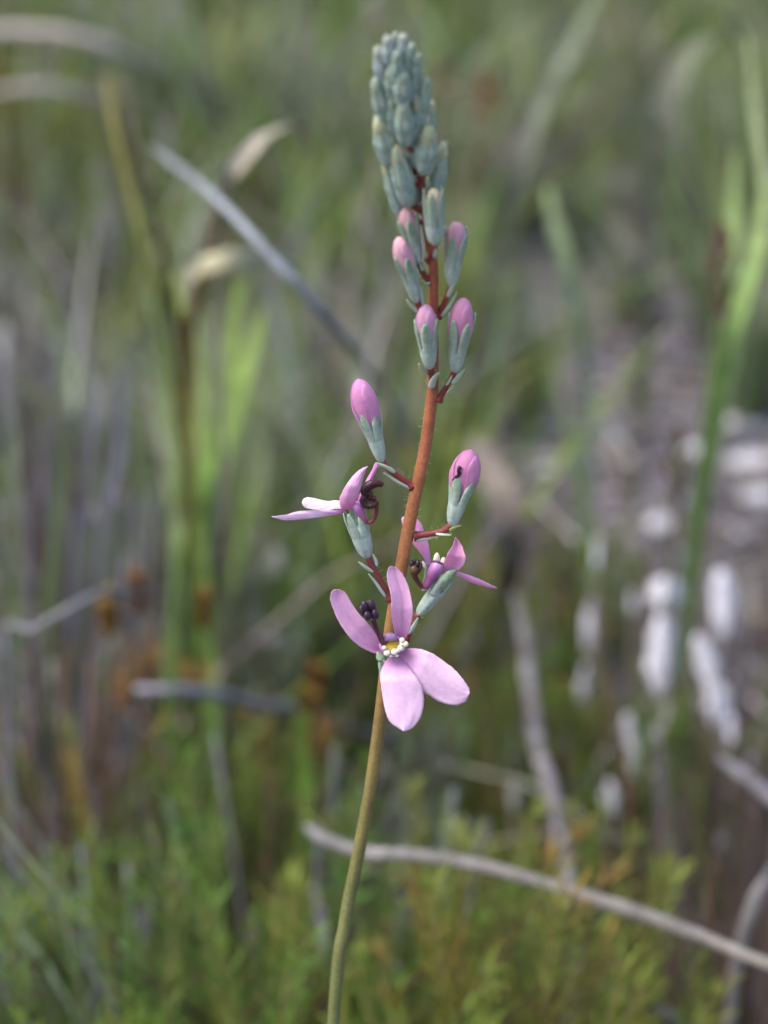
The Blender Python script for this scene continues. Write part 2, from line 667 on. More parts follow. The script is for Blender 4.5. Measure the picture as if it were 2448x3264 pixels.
def sedge_proto(seed, cols, n=80, dead=16, lean=0.28, droop=0.5, w=(0.010, 0.026), base_r=0.07):
    return proto([('blades', blades_mb(seed, n, 0.55, 1.0, 0, lean, droop, w[0], w[1], cols, base_r), M_LEAF, 'stuff'),
                  ('dead_blades', blades_mb(seed + 50, dead, 0.3, 0.8, 0, lean * 1.6, droop * 1.5, w[0], w[1], TANS + GREYS[:1], base_r), M_DRY, 'stuff')])


SE_GREEN = [sedge_proto(11, GREENS), sedge_proto(12, GREENS[:3], n=50, lean=0.18, droop=0.25)]
SE_OLIVE = [sedge_proto(13, OLIVES + GREENS[:2], dead=30), sedge_proto(14, OLIVES + GREYGREEN + GREENS[:1], dead=45, lean=0.4)]
SE_DRY = [sedge_proto(15, TANS + GREYS, n=50, dead=50, lean=0.45, droop=0.9), sedge_proto(16, GREYS + BROWNS, n=60, dead=30, lean=0.25, droop=0.4)]
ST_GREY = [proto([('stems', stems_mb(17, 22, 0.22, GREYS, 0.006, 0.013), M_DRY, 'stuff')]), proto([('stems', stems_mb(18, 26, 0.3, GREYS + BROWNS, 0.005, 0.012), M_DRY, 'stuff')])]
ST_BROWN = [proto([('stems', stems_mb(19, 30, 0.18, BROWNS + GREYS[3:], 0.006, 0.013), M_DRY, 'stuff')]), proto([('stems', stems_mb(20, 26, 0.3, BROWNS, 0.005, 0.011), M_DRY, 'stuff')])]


def plant_at(name, pr, loc, h, label, cat, group, spread=1.0, rot=None):
    o = empty(name, loc)
    tl = 0.0 if pr in HE_RUST else 0.07 if (pr in HE_NEAR or pr in HE_YEL or pr in HE_ORANGE) else 0.12
    o.rotation_euler = (RB.uniform(-tl, tl), RB.uniform(-tl, tl), RB.uniform(0, 6.28) if rot is None else rot)
    o.scale = (h * spread, h * spread, h)
    tag(o, label, cat, group)
    for nm, me, kind in pr:
        c = bpy.data.objects.new(nm, me)
        COL.objects.link(c)
        c.parent = o
        if kind:
            c['kind'] = kind
    return o


def by_tip(name, prs, px, py, d, label, cat, group, spread=1.0):
    """A plant whose top shows at this pixel and whose foot stands d metres away on the ground."""
    p = P(px, py, d)
    b = drop(p)
    h = max(0.03, p.z - b.z) * 1.04
    label = ('tall ' if h > 0.24 else 'low ' if h < 0.13 else '') + label + ' ' + where(px, py, d, label)
    return plant_at(name, RB.choice(prs), b, h, label, cat, group, spread)


LANDMARKS = [('the rusty orange shrub', 530, 1900, 0.66), ('the long pale arching stalk', 1500, 2762, 0.40), ('the slanting grey stalk', 2400, 2520, 0.54), ('the blue-grey arching stalk', 870, 812, 0.465),
             ('the mottled upright stalk', 1700, 2250, 0.66), ('the broad-bladed rush', 2215, 1650, 0.66), ('the white stones', 2300, 1430, 1.25), ('the grass with browned blades', 585, 1300, 0.65),
             ('the curled tan leaf', 785, 480, 0.56), ('the pale level twig', 640, 2212, 0.58), ('the cream bent leaf', 760, 822, 0.6), ('the broad tan leaf', 1590, 1570, 0.83), ('the pale leaning blade', 1700, 450, 1.08),
             ('the pale arched blade', 2150, 250, 1.2), ('the fallen grey branch', 240, 112, 1.9), ('the low arching twig', 330, 1892, 0.51), ('the slanting pale stalk', 1830, 1380, 1.3), ('the open pink flower', 1250, 2060, 0.26), ('the green bud spike', 1300, 400, 0.24)]


def where(px, py, d, avoid=''):
    best = min([l for l in LANDMARKS if not ('rusty' in avoid and 'rusty' in l[0])], key=lambda l: math.hypot((px - l[1]) / 330, (py - l[2]) / 330) + 0.6 * abs(math.log(d / l[3])))
    q = d / best[3]
    if q > 1.6:
        rel = 'well behind'
    elif q > 1.12:
        rel = 'just behind'
    elif q < 0.88:
        rel = 'in front of'
    else:
        rel = 'beside' if abs(px - best[1]) > abs(py - best[2]) else ('rising above' if py < best[2] else 'below')
    return rel + ' ' + best[0]


# --- shrubs close behind the flower, low in the picture
L_GREEN = 'bright green needle-leaved heath shrub close behind the flower stem'
for px, py, d, prs in [(450, 2490, 0.505, HE_NEAR), (640, 2720, 0.475, HE_NEAR), (480, 2900, 0.435, HE_NEAR),
                       (720, 2960, 0.425, HE_NEAR), (200, 2980, 0.435, HE_NEAR), (600, 3100, 0.395, HE_NEAR), (400, 3120, 0.405, HE_NEAR), (860, 3150, 0.405, HE_NEAR)]:
    by_tip('heath_shrub', prs, px, py, d, 'bushy green heath shrub', 'shrub', 'green heath shrubs', RB.uniform(0.85, 1.15))
for px, py, d, prs in [(1360, 2760, 0.455, HE_YEL), (1280, 2900, 0.435, HE_YEL), (1480, 2960, 0.405, HE_YEL), (1640, 2900, 0.425, HE_YEL), (1560, 3120, 0.380, HE_YEL),
                       (1350, 3120, 0.395, HE_YEL), (1700, 2810, 0.465, HE_YEL)]:
    by_tip('heath_shrub', prs, px, py, d, 'yellow-green heath shrub', 'shrub', 'yellow-green heath shrubs', RB.uniform(0.85, 1.15))
for px, py, d in [(1900, 3020, 0.390), (1760, 3060, 0.385), (1630, 3030, 0.395)]:
    by_tip('heath_shrub', HE_ORANGE, px, py, d, 'orange-tipped heath shrub', 'shrub', 'orange-tipped heath shrubs', 0.9)
for px, py, d, sp in [(540, 1890, 0.58, 0.85), (950, 2170, 0.60, 0.7), (1430, 260, 1.5, 1.6), (1180, 60, 2.0, 2.0)]:
    by_tip('heath_shrub', HE_RUST, px, py, d, 'rusty orange heath shrub', 'shrub', 'rusty orange shrubs', sp)
for px, py, d, prs in [(1560, 2200, 0.72, HE_GREEN), (1480, 1700, 0.85, HE_OLIVE), (1780, 1600, 0.98, HE_OLIVE), (1960, 1640, 0.95, HE_OLIVE), (1420, 2060, 0.78, HE_OLIVE),
                       (2080, 2180, 0.72, HE_GREEN), (2230, 2330, 0.66, HE_GREEN), (1880, 2500, 0.62, HE_OLIVE), (1000, 1700, 0.9, HE_OLIVE), (800, 1500, 1.0, HE_OLIVE),
                       (1120, 1420, 1.05, HE_GREEN), (760, 1900, 0.8, HE_GREY), (1180, 1850, 0.85, HE_GREY), (950, 1850, 0.85, HE_GREEN), (700, 2250, 0.66, HE_OLIVE), (1150, 2450, 0.6, HE_GREY), (640, 2400, 0.6, HE_GREEN), (980, 2480, 0.56, HE_GREEN)]:
    by_tip('heath_shrub', prs, px, py, d, 'olive heath shrub', 'shrub', 'olive heath shrubs', 0.8)

# --- dead grey stems
for px, py, d, prs in [(60, 1180, 0.85, ST_GREY), (230, 1330, 0.8, ST_GREY), (120, 1700, 0.66, ST_GREY), (330, 1500, 0.75, ST_GREY), (40, 2050, 0.6, ST_BROWN), (260, 2050, 0.62, ST_BROWN),
                       (420, 1250, 0.85, ST_GREY), (250, 2480, 0.52, ST_GREY), (720, 2560, 0.52, ST_BROWN), (960, 2700, 0.5, ST_GREY), (120, 2650, 0.5, ST_GREY), (880, 2820, 0.48, ST_BROWN), (380, 2200, 0.58, ST_BROWN), (160, 2350, 0.55, ST_BROWN), (520, 2330, 0.58, ST_BROWN)]:
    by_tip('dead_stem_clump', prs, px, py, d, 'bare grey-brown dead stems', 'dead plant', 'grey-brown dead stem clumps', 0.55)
for px, py, d, prs in [(2050, 2480, 0.58, ST_BROWN), (2250, 2400, 0.58, ST_BROWN), (2400, 2250, 0.62, ST_BROWN), (2150, 2650, 0.52, ST_BROWN), (2350, 2700, 0.5, ST_BROWN), (1950, 2750, 0.52, ST_BROWN),
                       (2420, 1900, 0.72, ST_GREY), (2240, 1850, 0.75, ST_BROWN), (1700, 1950, 0.8, ST_GREY), (1060, 2650, 0.52, ST_GREY)]:
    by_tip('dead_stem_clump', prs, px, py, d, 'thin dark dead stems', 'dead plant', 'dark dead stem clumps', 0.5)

# --- tussocks further back
for px, py, d, prs in [(200, 420, 1.5, SE_OLIVE), (900, 250, 1.7, SE_GREEN), (1050, 500, 1.5, SE_GREEN), (1150, 150, 2.0, SE_OLIVE), (700, 100, 2.0, SE_OLIVE), (420, 60, 2.1, SE_GREEN), (120, 40, 2.2, SE_OLIVE),
                       (1450, 100, 2.1, SE_OLIVE), (1700, 150, 1.9, SE_OLIVE), (1950, 80, 1.9, SE_GREEN), (2250, 60, 1.6, SE_GREEN), (2400, -60, 1.5, SE_GREEN), (2150, 250, 1.6, SE_GREEN), (2330, 350, 1.4, SE_GREEN),
                       (1850, 380, 1.6, SE_GREEN), (1600, 420, 1.6, SE_OLIVE), (1450, 560, 1.4, SE_OLIVE), (1700, 700, 1.25, SE_GREEN), (900, 760, 1.25, SE_GREEN), (680, 950, 1.1, SE_GREEN),
                       (1080, 980, 1.15, SE_GREEN), (820, 1150, 1.05, SE_GREEN), (1420, 900, 1.3, SE_OLIVE), (300, 820, 1.25, SE_OLIVE), (100, 900, 1.2, SE_DRY), (420, 600, 1.4, SE_OLIVE), (40, 640, 1.4, SE_DRY),
                       (2050, 560, 1.45, SE_OLIVE), (2440, 500, 1.25, SE_GREEN), (620, 1180, 0.95, SE_GREEN), (560, 1050, 1.0, SE_GREEN)]:
    by_tip('sedge_tussock', prs, px, py, d, 'green sedge tussock', 'sedge', 'sedge tussocks', 0.75)

# --- more tussocks and shrubs filling the upper scrub
n_far = 0
while n_far < 150:
    y = RB.uniform(0.95, 3.3)
    half = 0.19 * (y + 0.1) + 0.12
    x = RB.uniform(-half, half)
    b = Vector((x, y, ground_z(x, y) - 0.002))
    h = RB.uniform(0.09, 0.22)
    if y < 1.5:
        h = RB.uniform(0.07, 0.13)
    px, py, d = project(b)
    tx, ty, _ = project(b + Vector((0, 0, h)))
    if 1480 < px < 2600 and ty < 1650 and py > 780 and RB.random() < 0.975:
        continue
    if px < 520 and ty < 330 and py > 50 and RB.random() < 0.85:
        continue
    n_far += 1
    k = RB.random()
    if px < 450 and 500 < ty < 1200:
        prs = HE_GREY if k < 0.5 else (SE_DRY if k < 0.75 else SE_OLIVE)
    elif px > 1900:
        prs = SE_GREEN if k < 0.65 else (SE_OLIVE if k < 0.85 else HE_OLIVE)
    else:
        prs = SE_GREEN if k < 0.42 else (SE_OLIVE if k < 0.62 else (HE_OLIVE if k < 0.76 else (HE_GREY if k < 0.9 else SE_DRY)))
    look = {id(SE_GREEN): ('sedge_tussock', 'green sedge tussock', 'sedge', 'sedge tussocks'), id(SE_OLIVE): ('sedge_tussock', 'straw-flecked olive sedge tussock', 'sedge', 'sedge tussocks'),
            id(SE_DRY): ('dry_tussock', 'dry straw-coloured tussock', 'sedge', 'dry tussocks'), id(HE_OLIVE): ('heath_shrub', 'olive heath shrub', 'shrub', 'olive heath shrubs'),
            id(HE_GREY): ('heath_shrub', 'grey-green heath shrub', 'shrub', 'grey-green heath shrubs')}[id(prs)]
    plant_at(look[0], RB.choice(prs), b, h, ('low ' if h < 0.13 else '') + look[1] + ' ' + where(tx, ty, d), look[2], look[3], RB.uniform(0.9, 1.3))

# --- low scatter between them
n_low = 0
while n_low < 120:
    y = RB.uniform(0.62, 3.3)
    half = 0.19 * (y + 0.1) + 0.12
    x = RB.uniform(-half, half)
    b = Vector((x, y, ground_z(x, y) - 0.002))
    px, py, d = project(b)
    if 1500 < px < 2600 and 800 < py < 1750 and RB.random() < 0.94:
        continue
    n_low += 1
    k = RB.random()
    if py < 900:
        prs = HE_GREY if k < 0.4 else (HE_OLIVE if k < 0.6 else (SE_OLIVE if k < 0.8 else SE_DRY))
    elif px < 500:
        prs = HE_GREY if k < 0.4 else (SE_DRY if k < 0.8 else ST_GREY)
    else:
        prs = HE_OLIVE if k < 0.35 else (HE_GREY if k < 0.55 else (HE_GREEN if k < 0.8 else SE_DRY))
    h = RB.uniform(0.05, 0.13)
    plant_at('low_shrub' if prs in (HE_GREY, HE_OLIVE, HE_GREEN) else 'low_tuft', RB.choice(prs), b, h,
             'tiny needle-leaved shrublet ' + where(px, py, d) if prs in (HE_GREY, HE_OLIVE, HE_GREEN) else 'tiny dry leaf tuft ' + where(px, py, d),
             'shrub' if prs in (HE_GREY, HE_OLIVE, HE_GREEN) else 'tuft', 'low shrublets' if prs in (HE_GREY, HE_OLIVE, HE_GREEN) else 'low dry tufts', RB.uniform(0.9, 1.5))

# --- fine grass that threads through the whole scrub
sw = MB()
n_bl = 0
while n_bl < 5200:
    y = RB.uniform(0.62, 3.4)
    half = 0.19 * (y + 0.1) + 0.15
    x = RB.uniform(-half, half)
    z = ground_z(x, y) - 0.002
    h = RB.uniform(0.05, 0.20)
    px, py, d = project((x, y, z))
    tx, ty, _ = project((x, y, z + h))
    if 1480 < px and ty < 1700 and py > 750 and RB.random() < 0.975:
        continue
    if px < 480 and ty > 1000 and RB.random() < 0.55:
        continue
    if noise.noise(Vector((x * 6, y * 3, 7.7))) < -0.12 and RB.random() < 0.8:
        continue
    n_bl += 1
    a = RB.uniform(0, 6.28)
    dd = Vector((math.cos(a), math.sin(a), 0))
    k = RB.random()
    c = jit(RB.choice(GREENS) if k < 0.56 else RB.choice(OLIVES) if k < 0.74 else mixc(RB.choice(TANS + GREYS[:3]), (0.75, 0.74, 0.72), 0.3) if k < 0.91 else RB.choice(BROWNS), 0.35, RB)
    ln = abs(RB.gauss(0, 0.35))
    dr = RB.uniform(0, 0.7)
    wd = RB.uniform(0.0012, 0.0038)
    b0 = Vector((x, y, z))
    sw.blade([b0 + dd * (h * (ln * t + dr * t ** 3)) + Vector((0, 0, h * (t - 0.4 * dr * t ** 3))) for t in (0, 0.3, 0.6, 0.85, 1.0)], [wd * 0.8, wd, wd * 0.9, wd * 0.5, wd * 0.08],
             [mixc(c, BROWNS[0], 0.35), c, c, c, mixc(c, TANS[0], 0.3)], Vector((-dd.y, dd.x, 0)))
o = put('grass', sw, M_LEAF, None, ZERO)
tag(o, 'fine green and straw-coloured grass threading through the scrub', 'grass', kind='stuff')

# --- leaf litter lying on the soil
lit = MB()
for k in range(10500):
    y = RB.uniform(0.4, 3.4)
    half = 0.19 * (y + 0.1) + 0.2
    x = RB.uniform(-half, half)
    if k > 9000:
        x, y = RB.gauss(0.14, 0.11), RB.gauss(1.36, 0.22)
    z = ground_z(x, y) + RB.uniform(0.001, 0.006)
    a = RB.uniform(0, 6.28)
    d = Vector((math.cos(a), math.sin(a), RB.uniform(-0.15, 0.35)))
    c = jit(RB.choice(TANS + GREYS * 2 + BROWNS + [s(200, 196, 196)]), 0.3, RB)
    if RB.random() < 0.55:
        ln, wd = RB.uniform(0.006, 0.018), RB.uniform(0.002, 0.005)
        p = Vector((x, y, z))
        lit.blade([p, p + d * (ln * 0.5) + Vector((0, 0, 0.002)), p + d * ln], [wd * 0.3, wd, wd * 0.15], c, Vector((-d.y, d.x, RB.uniform(-0.5, 0.5))), 0.3)
    else:
        ln = RB.uniform(0.02, 0.07)
        p = Vector((x, y, z + 0.001))
        rr = RB.uniform(0.0005, 0.0014)
        lit.tube([p, p + d * (ln * 0.5) + Vector((0, 0, 0.002)), p + d * ln], [rr, rr, rr * 0.6], c, seg=4)
o = put('leaf_litter', lit, M_LITTER, None, ZERO)
tag(o, 'dead leaves and twigs strewn over the sandy soil', 'litter', kind='stuff')


# --- pale stones on the bare sand
def stone(px, py, wpx, hpx, label, seed):
    g = G(px, py + hpx * 0.4)
    d = project(g)[2]
    rw, rh = wpx * 0.55 * d / FPX, hpx * 0.36 * d / FPX
    r = random.Random(seed)
    off = Vector((r.uniform(0, 9), r.uniform(0, 9), r.uniform(0, 9)))
    mb = MB()
    mb.ball(g + Vector((0, 0, rh * 0.6)), rw, rw * 0.75, rh, lambda u: mixc(s(206, 206, 212), s(176, 174, 178), r.random() * 0.5), axis=Vector((0.08, 0.1, 1)), seg=14, rings=9,
            bump=lambda ph, th: 1 + 0.32 * noise.noise(off + Vector((math.sin(ph) * math.cos(th), math.sin(ph) * math.sin(th), math.cos(ph))) * 1.6))
    tag(put('stone', mb, M_STONE, None, g), label, 'stone', 'white stones on the sand')


for i, (px, py, wd, ht) in enumerate([(2380, 1340, 190, 90), (2200, 1430, 130, 75), (2390, 1465, 170, 80), (2290, 1480, 120, 60), (1960, 1410, 90, 60), (2100, 1670, 110, 90), (2160, 1600, 90, 60),
                                      (2420, 1600, 130, 60), (1730, 1480, 80, 40), (2010, 1250, 120, 45), (2300, 1250, 120, 50)]):
    stone(px, py, wd, ht, 'bright white quartz stone lying on the bare grey sand', i)


def strip(name, label, cat, pts, cols, mat, group=None, tube=True, n=26, fold=0.25, root=None, flat=1.0, parent=None, side=None, dark=0.42):
    """pts: (px, py, depth, width px). root: 'first'/'last' end is carried on down to the ground below it."""
    w4 = []
    for a, b, d, wd in pts:
        if d is None:
            g = G(a, b)
            d = project(g)[2]
            w4.append((g.x, g.y, g.z + wd * 0.5 * d / FPX + 0.004, wd * d / FPX))
        else:
            w4.append(tuple(P(a, b, d)) + (wd * d / FPX,))
    if tube and (mat is M_DRY or mat is M_BARK):
        cols = [mixc(c, (0.02, 0.018, 0.016), dark) for c in cols]
    if root == 'last':
        p = Vector(w4[-1][:3])
        q = Vector(w4[-2][:3])
        e = p + (p - q) * 0.6
        e = Vector((e.x, e.y, ground_z(e.x, e.y) - 0.003))
        m = p.lerp(e, 0.5) + (p - q) * 0.15
        w4 += [tuple(m) + (w4[-1][3],), tuple(e) + (w4[-1][3],)]
    sm = catmull(w4, n)
    k = len(cols) - 1
    cc = [lerp_keys([(i / max(1, k), c) for i, c in enumerate(cols)], j / (n - 1)) for j in range(n)]
    mb = MB()
    ph = RB.uniform(0, 50)
    mid = w4[len(w4) // 2][3]
    for i, q in enumerate(sm):
        u = i / (n - 1)
        if tube:
            for a in range(3):
                q[a] += mid * 0.30 * noise.noise(Vector((u * 9 + ph, a * 7.3, 0.5))) + mid * 0.14 * noise.noise(Vector((u * 31 + ph, a * 5.1, 2.5)))
            q[3] *= (1 + 0.35 * noise.noise(Vector((u * 14 + ph, 9.1, 0)))) * min(1.0, 0.45 + 9 * u)
        else:
            q[3] *= 1 + 0.25 * noise.noise(Vector((u * 8 + ph, 3.1, 0)))
        cc[i] = tuple(max(0.004, ch * (1 + 0.6 * noise.noise(Vector((u * 23 + ph, 1.7, 0))))) for ch in cc[i])
    if tube:
        mb.tube([p[:3] for p in sm], [max(1e-5, p[3] * 0.5) for p in sm], cc, seg=9, flat=flat, bump=lambda u, th: 1 + 0.08 * math.sin(19 * u + th) + 0.05 * math.sin(61 * u + 2 * th))
    else:
        mb.blade([p[:3] for p in sm], [max(1e-5, p[3]) for p in sm], cc, side or (RIGHT + UP * 0.2), fold)
    o = put(name, mb, mat, parent, Vector(sm[-1][:3]))
    if label:
        tag(o, label, cat, group)
    return o


CG, CB = s(176, 170, 160), s(150, 152, 164)
# long stems and leaves that stand out
strip('dead_stalk', 'long pale grey dead stem arching across the low shrubs', 'stalk',
      [(975, 2632, 0.47, 34), (1060, 2690, 0.425, 40), (1180, 2728, 0.41, 42), (1330, 2738, 0.405, 42), (1500, 2762, 0.40, 44), (1670, 2808, 0.395, 44), (1850, 2858, 0.39, 45), (2050, 2922, 0.385, 50), (2250, 3000, 0.375, 51), (2470, 3105, 0.365, 51), (2700, 3240, 0.36, 51)],
      [s(176, 172, 176), s(184, 178, 172), s(172, 162, 148), s(186, 178, 170), s(176, 170, 166)], M_DRY, n=48, root='last', dark=0.52)
strip('dead_stalk', 'blue-grey dead stem arching down behind the pink buds', 'stalk',
      [(470, 470, 0.62, 21), (620, 575, 0.52, 31), (740, 680, 0.48, 34), (870, 812, 0.465, 35), (1010, 965, 0.47, 35), (1130, 1110, 0.55, 31), (1220, 1250, 0.75, 25), (1300, 1380, 1.0, 20), (1350, 1470, None, 16)], [s(150, 156, 158), s(158, 164, 176), s(152, 156, 168), s(160, 164, 170)], M_DRY, n=40, dark=0.15)
strip('dead_stalk', 'mottled grey upright stem rising from the low shrubs', 'stalk',
      [(1640, 1880, 0.72, 40), (1665, 2000, 0.70, 43), (1700, 2250, 0.66, 46), (1735, 2450, 0.63, 46), (1780, 2650, 0.60, 46), (1820, 2850, 0.57, 45), (1832, 3050, 0.54, 43)],
      [s(150, 138, 128), s(166, 158, 158), s(178, 174, 180), s(150, 146, 154), s(120, 116, 122)], M_BARK, n=36, root='last', dark=0.62)
strip('dry_twig', 'thin grey twig in a low arch above the rusty orange shrub', 'twig',
      [(480, 1905, 0.56, 19), (410, 1893, 0.53, 25), (330, 1892, 0.51, 27), (240, 1925, 0.50, 27), (170, 1975, 0.50, 25), (90, 2020, 0.51, 25), (20, 2090, 0.52, 25)], [s(150, 150, 152), s(158, 158, 166), s(130, 132, 140)], M_DRY, root='last')
strip('dry_twig', 'pale straight twig lying level among the dead stems', 'twig',
      [(430, 2200, 0.56, 41), (520, 2206, 0.56, 44), (640, 2212, 0.58, 40), (800, 2235, 0.62, 38), (960, 2275, 0.68, 38), (1150, 2330, 0.74, 36), (1330, 2400, 0.78, 35)], [s(206, 202, 214), s(170, 162, 164), s(156, 146, 142), s(150, 138, 134)], M_DRY, root='last', dark=0.48)
strip('dry_twig', 'short grey twig hanging below the pale arching stem', 'twig',
      [(1000, 2830, 0.50, 40), (1030, 2920, 0.49, 46), (1032, 3020, 0.48, 46), (1000, 3120, 0.47, 40), (960, 3210, 0.46, 30)], [s(150, 148, 158), s(150, 146, 150), s(120, 116, 116)], M_DRY, root='last')
strip('dead_stalk', 'grey dead branch lying across the pale litter in the scrub', 'stalk',
      [(-400, 260, None, 31), (-150, 120, 1.8, 34), (-30, 100, 1.72, 36), (100, 108, 1.7, 39), (240, 112, 1.7, 39), (320, 140, 1.7, 43), (400, 185, 1.72, 42), (490, 225, 1.8, 31), (600, 330, None, 21)], [s(188, 180, 182), s(190, 180, 176), s(192, 184, 170)], M_DRY, dark=0.2)
strip('dead_stalk', 'second grey dead branch below the first one', 'stalk',
      [(-300, 420, None, 27), (-30, 300, 1.5, 27), (100, 275, 1.45, 29), (200, 278, 1.45, 31), (300, 320, 1.5, 31), (380, 430, None, 21)], [s(180, 170, 168), s(184, 176, 170), s(180, 170, 160)], M_DRY, dark=0.25)
strip('dry_leaf', 'curled tan dead leaf above the blue-grey stem', 'leaf',
      [(960, 395, 0.60, 16), (920, 408, 0.585, 40), (850, 440, 0.57, 58), (785, 480, 0.56, 66), (735, 535, 0.56, 68), (715, 590, 0.57, 50), (700, 680, 0.6, 30), (690, 830, 0.64, 26)], [s(196, 186, 168), s(190, 178, 158), s(172, 158, 136), s(140, 130, 100)], M_DRY, tube=False, fold=0.5, root='last')
strip('dry_leaf', 'cream dead leaf bent level behind the blue-grey stem', 'leaf',
      [(960, 850, 0.66, 30), (860, 832, 0.62, 62), (760, 822, 0.60, 70), (690, 832, 0.595, 72), (640, 840, 0.60, 56), (610, 890, 0.62, 34), (600, 1000, 0.65, 28)], [s(170, 170, 130), s(204, 194, 166), s(206, 196, 172), s(150, 140, 100)], M_DRY, tube=False, fold=0.3, root='last', side=UP)
# the grass plant with bent blades, one brown along its edge
gp_base = drop(P(600, 1800, 0.66))
gp = empty('grass_plant', gp_base)
tag(gp, 'grass plant with tall green blades, two of them turning brown', 'grass')
for pts, cols in [([(395, 240, 0.62, 10), (425, 400, 0.60, 21), (460, 560, 0.60, 25), (500, 720, 0.60, 27), (530, 850, 0.61, 27), (560, 1000, 0.63, 25), (585, 1300, 0.65, 22), (600, 1700, 0.66, 27)], [s(96, 86, 70), s(76, 74, 52), s(92, 80, 44), s(92, 104, 46), s(90, 120, 48), s(86, 118, 48), s(84, 114, 48), s(80, 106, 48), s(76, 100, 46)]),
                  ([(335, 250, 0.64, 10), (365, 420, 0.63, 21), (410, 600, 0.63, 24), (450, 760, 0.63, 25), (500, 950, 0.64, 24), (555, 1250, 0.66, 21), (600, 1700, 0.67, 23)], [s(140, 128, 70), s(122, 132, 66), s(116, 138, 64), s(116, 142, 62), s(104, 132, 54)]),
                  ([(715, 560, 0.65, 16), (690, 690, 0.64, 36), (650, 850, 0.64, 48), (605, 1000, 0.65, 52), (590, 1300, 0.66, 50), (605, 1700, 0.67, 44)], [s(110, 96, 60), s(120, 100, 56), s(112, 108, 50), s(100, 124, 52)]),
                  ([(560, 860, 0.70, 14), (580, 1050, 0.69, 42), (600, 1300, 0.68, 46), (610, 1700, 0.68, 35)], [s(130, 150, 64), s(104, 140, 52), s(92, 130, 48)]),
                  ([(760, 900, 0.72, 11), (745, 1050, 0.71, 36), (715, 1250, 0.70, 42), (665, 1500, 0.69, 36), (620, 1750, 0.68, 25)], [s(130, 152, 66), s(104, 146, 50), s(96, 138, 48), s(90, 124, 48)]),
                  ([(840, 980, 0.76, 16), (800, 1120, 0.74, 50), (740, 1330, 0.72, 60), (640, 1750, 0.68, 44)], [s(124, 146, 72), s(108, 142, 58), s(92, 124, 50)])]:
    strip('blade', None, None, pts, cols, M_LEAF, tube=False, root='last', parent=gp)
for k in range(10):
    x0, y0, d = RB.uniform(470, 860), RB.uniform(850, 1150), RB.uniform(0.68, 0.85)
    wd = RB.uniform(20, 46)
    c = jit(RB.choice([s(104, 142, 54), s(96, 132, 52), s(112, 140, 62)]), 0.15, RB)
    xm = 0.5 * x0 + 0.5 * 620 + RB.uniform(-30, 30)
    strip('blade', None, None, [(x0, y0, d, 14), (x0 * 0.75 + 620 * 0.25 + RB.uniform(-20, 20), y0 + 200, d, wd), (xm, y0 + 420, d, wd), (600 + RB.uniform(-60, 60), 1750, 0.70, wd * 0.7)], [mixc(c, TANS[0], 0.25), c, mixc(c, (0.02, 0.03, 0.01), 0.3)], M_LEAF, tube=False, n=18, root='last', parent=gp)
# the tall green blades by the bare sand
rp_base = drop(P(2195, 1900, 0.70))
rp = empty('rush_plant', rp_base)
tag(rp, 'tall rush with broad green blades standing before the bare sand', 'rush')
for pts, cols in [([(2432, 560, 0.60, 16), (2420, 760, 0.585, 40), (2370, 940, 0.58, 57), (2320, 1100, 0.58, 64), (2280, 1280, 0.60, 55), (2245, 1450, 0.62, 42), (2215, 1650, 0.66, 34), (2200, 1850, 0.70, 28)], [s(142, 160, 98), s(126, 156, 84), s(108, 148, 70), s(104, 146, 66), s(104, 136, 70), s(100, 120, 70)]),
                  ([(2385, 120, 0.66, 12), (2405, 350, 0.64, 31), (2435, 600, 0.63, 33), (2425, 800, 0.63, 31), (2380, 1000, 0.64, 28), (2300, 1350, 0.66, 25), (2205, 1850, 0.70, 24)], [s(150, 164, 120), s(150, 168, 118), s(138, 160, 104), s(116, 148, 80), s(104, 136, 66)]),
                  ([(2345, 480, 0.72, 16), (2335, 700, 0.71, 40), (2320, 900, 0.70, 44), (2270, 1250, 0.70, 42), (2200, 1850, 0.71, 36)], [s(126, 146, 90), s(120, 146, 84), s(108, 138, 72), s(98, 120, 66)])]:
    strip('blade', None, None, pts, cols, M_LEAF, tube=False, root='last', parent=rp)
for px, py0, py1, d in ((2300, 730, 1010, 0.62), (2160, 1370, 1600, 0.74)):
    mb = MB()
    for i in range(18):
        t = i / 17
        p = P(px + 22 * math.sin(i * 2.4) * (0.4 + math.sin(3.1 * t)), py0 + (py1 - py0) * t, d + 0.0015 * math.cos(i * 2.4))
        mb.ball(p, 0.0010, 0.0010, 0.0032, jit(s(82, 50, 42) if py0 < 1000 else s(66, 48, 42), 0.3, RB), axis=UP + RIGHT * 0.4 * math.sin(i * 2.4), seg=7, rings=5)
    q = P(px, py1, d)
    g = drop(q + Vector((-0.01, 0.02, 0)))
    head = empty('seeding_rush', g)
    tag(head, 'dark red-brown seed head on a thin stalk ' + ('against the broad green blades' if py0 < 1000 else 'in front of the white stones'), 'seed head')
    put('spikelet_cluster', mb, M_DRY, head, q)
    mb = MB()
    sm = catmull([tuple(P(px, py0 + 20, d)), tuple(q), tuple(q.lerp(g, 0.5) + Vector((0.002, 0, 0))), tuple(g)], 16)
    mb.tube(sm, [0.0009] * 16, [s(96, 110, 60)] * 16, seg=6)
    put('stalk', mb, M_LEAF, head, g)
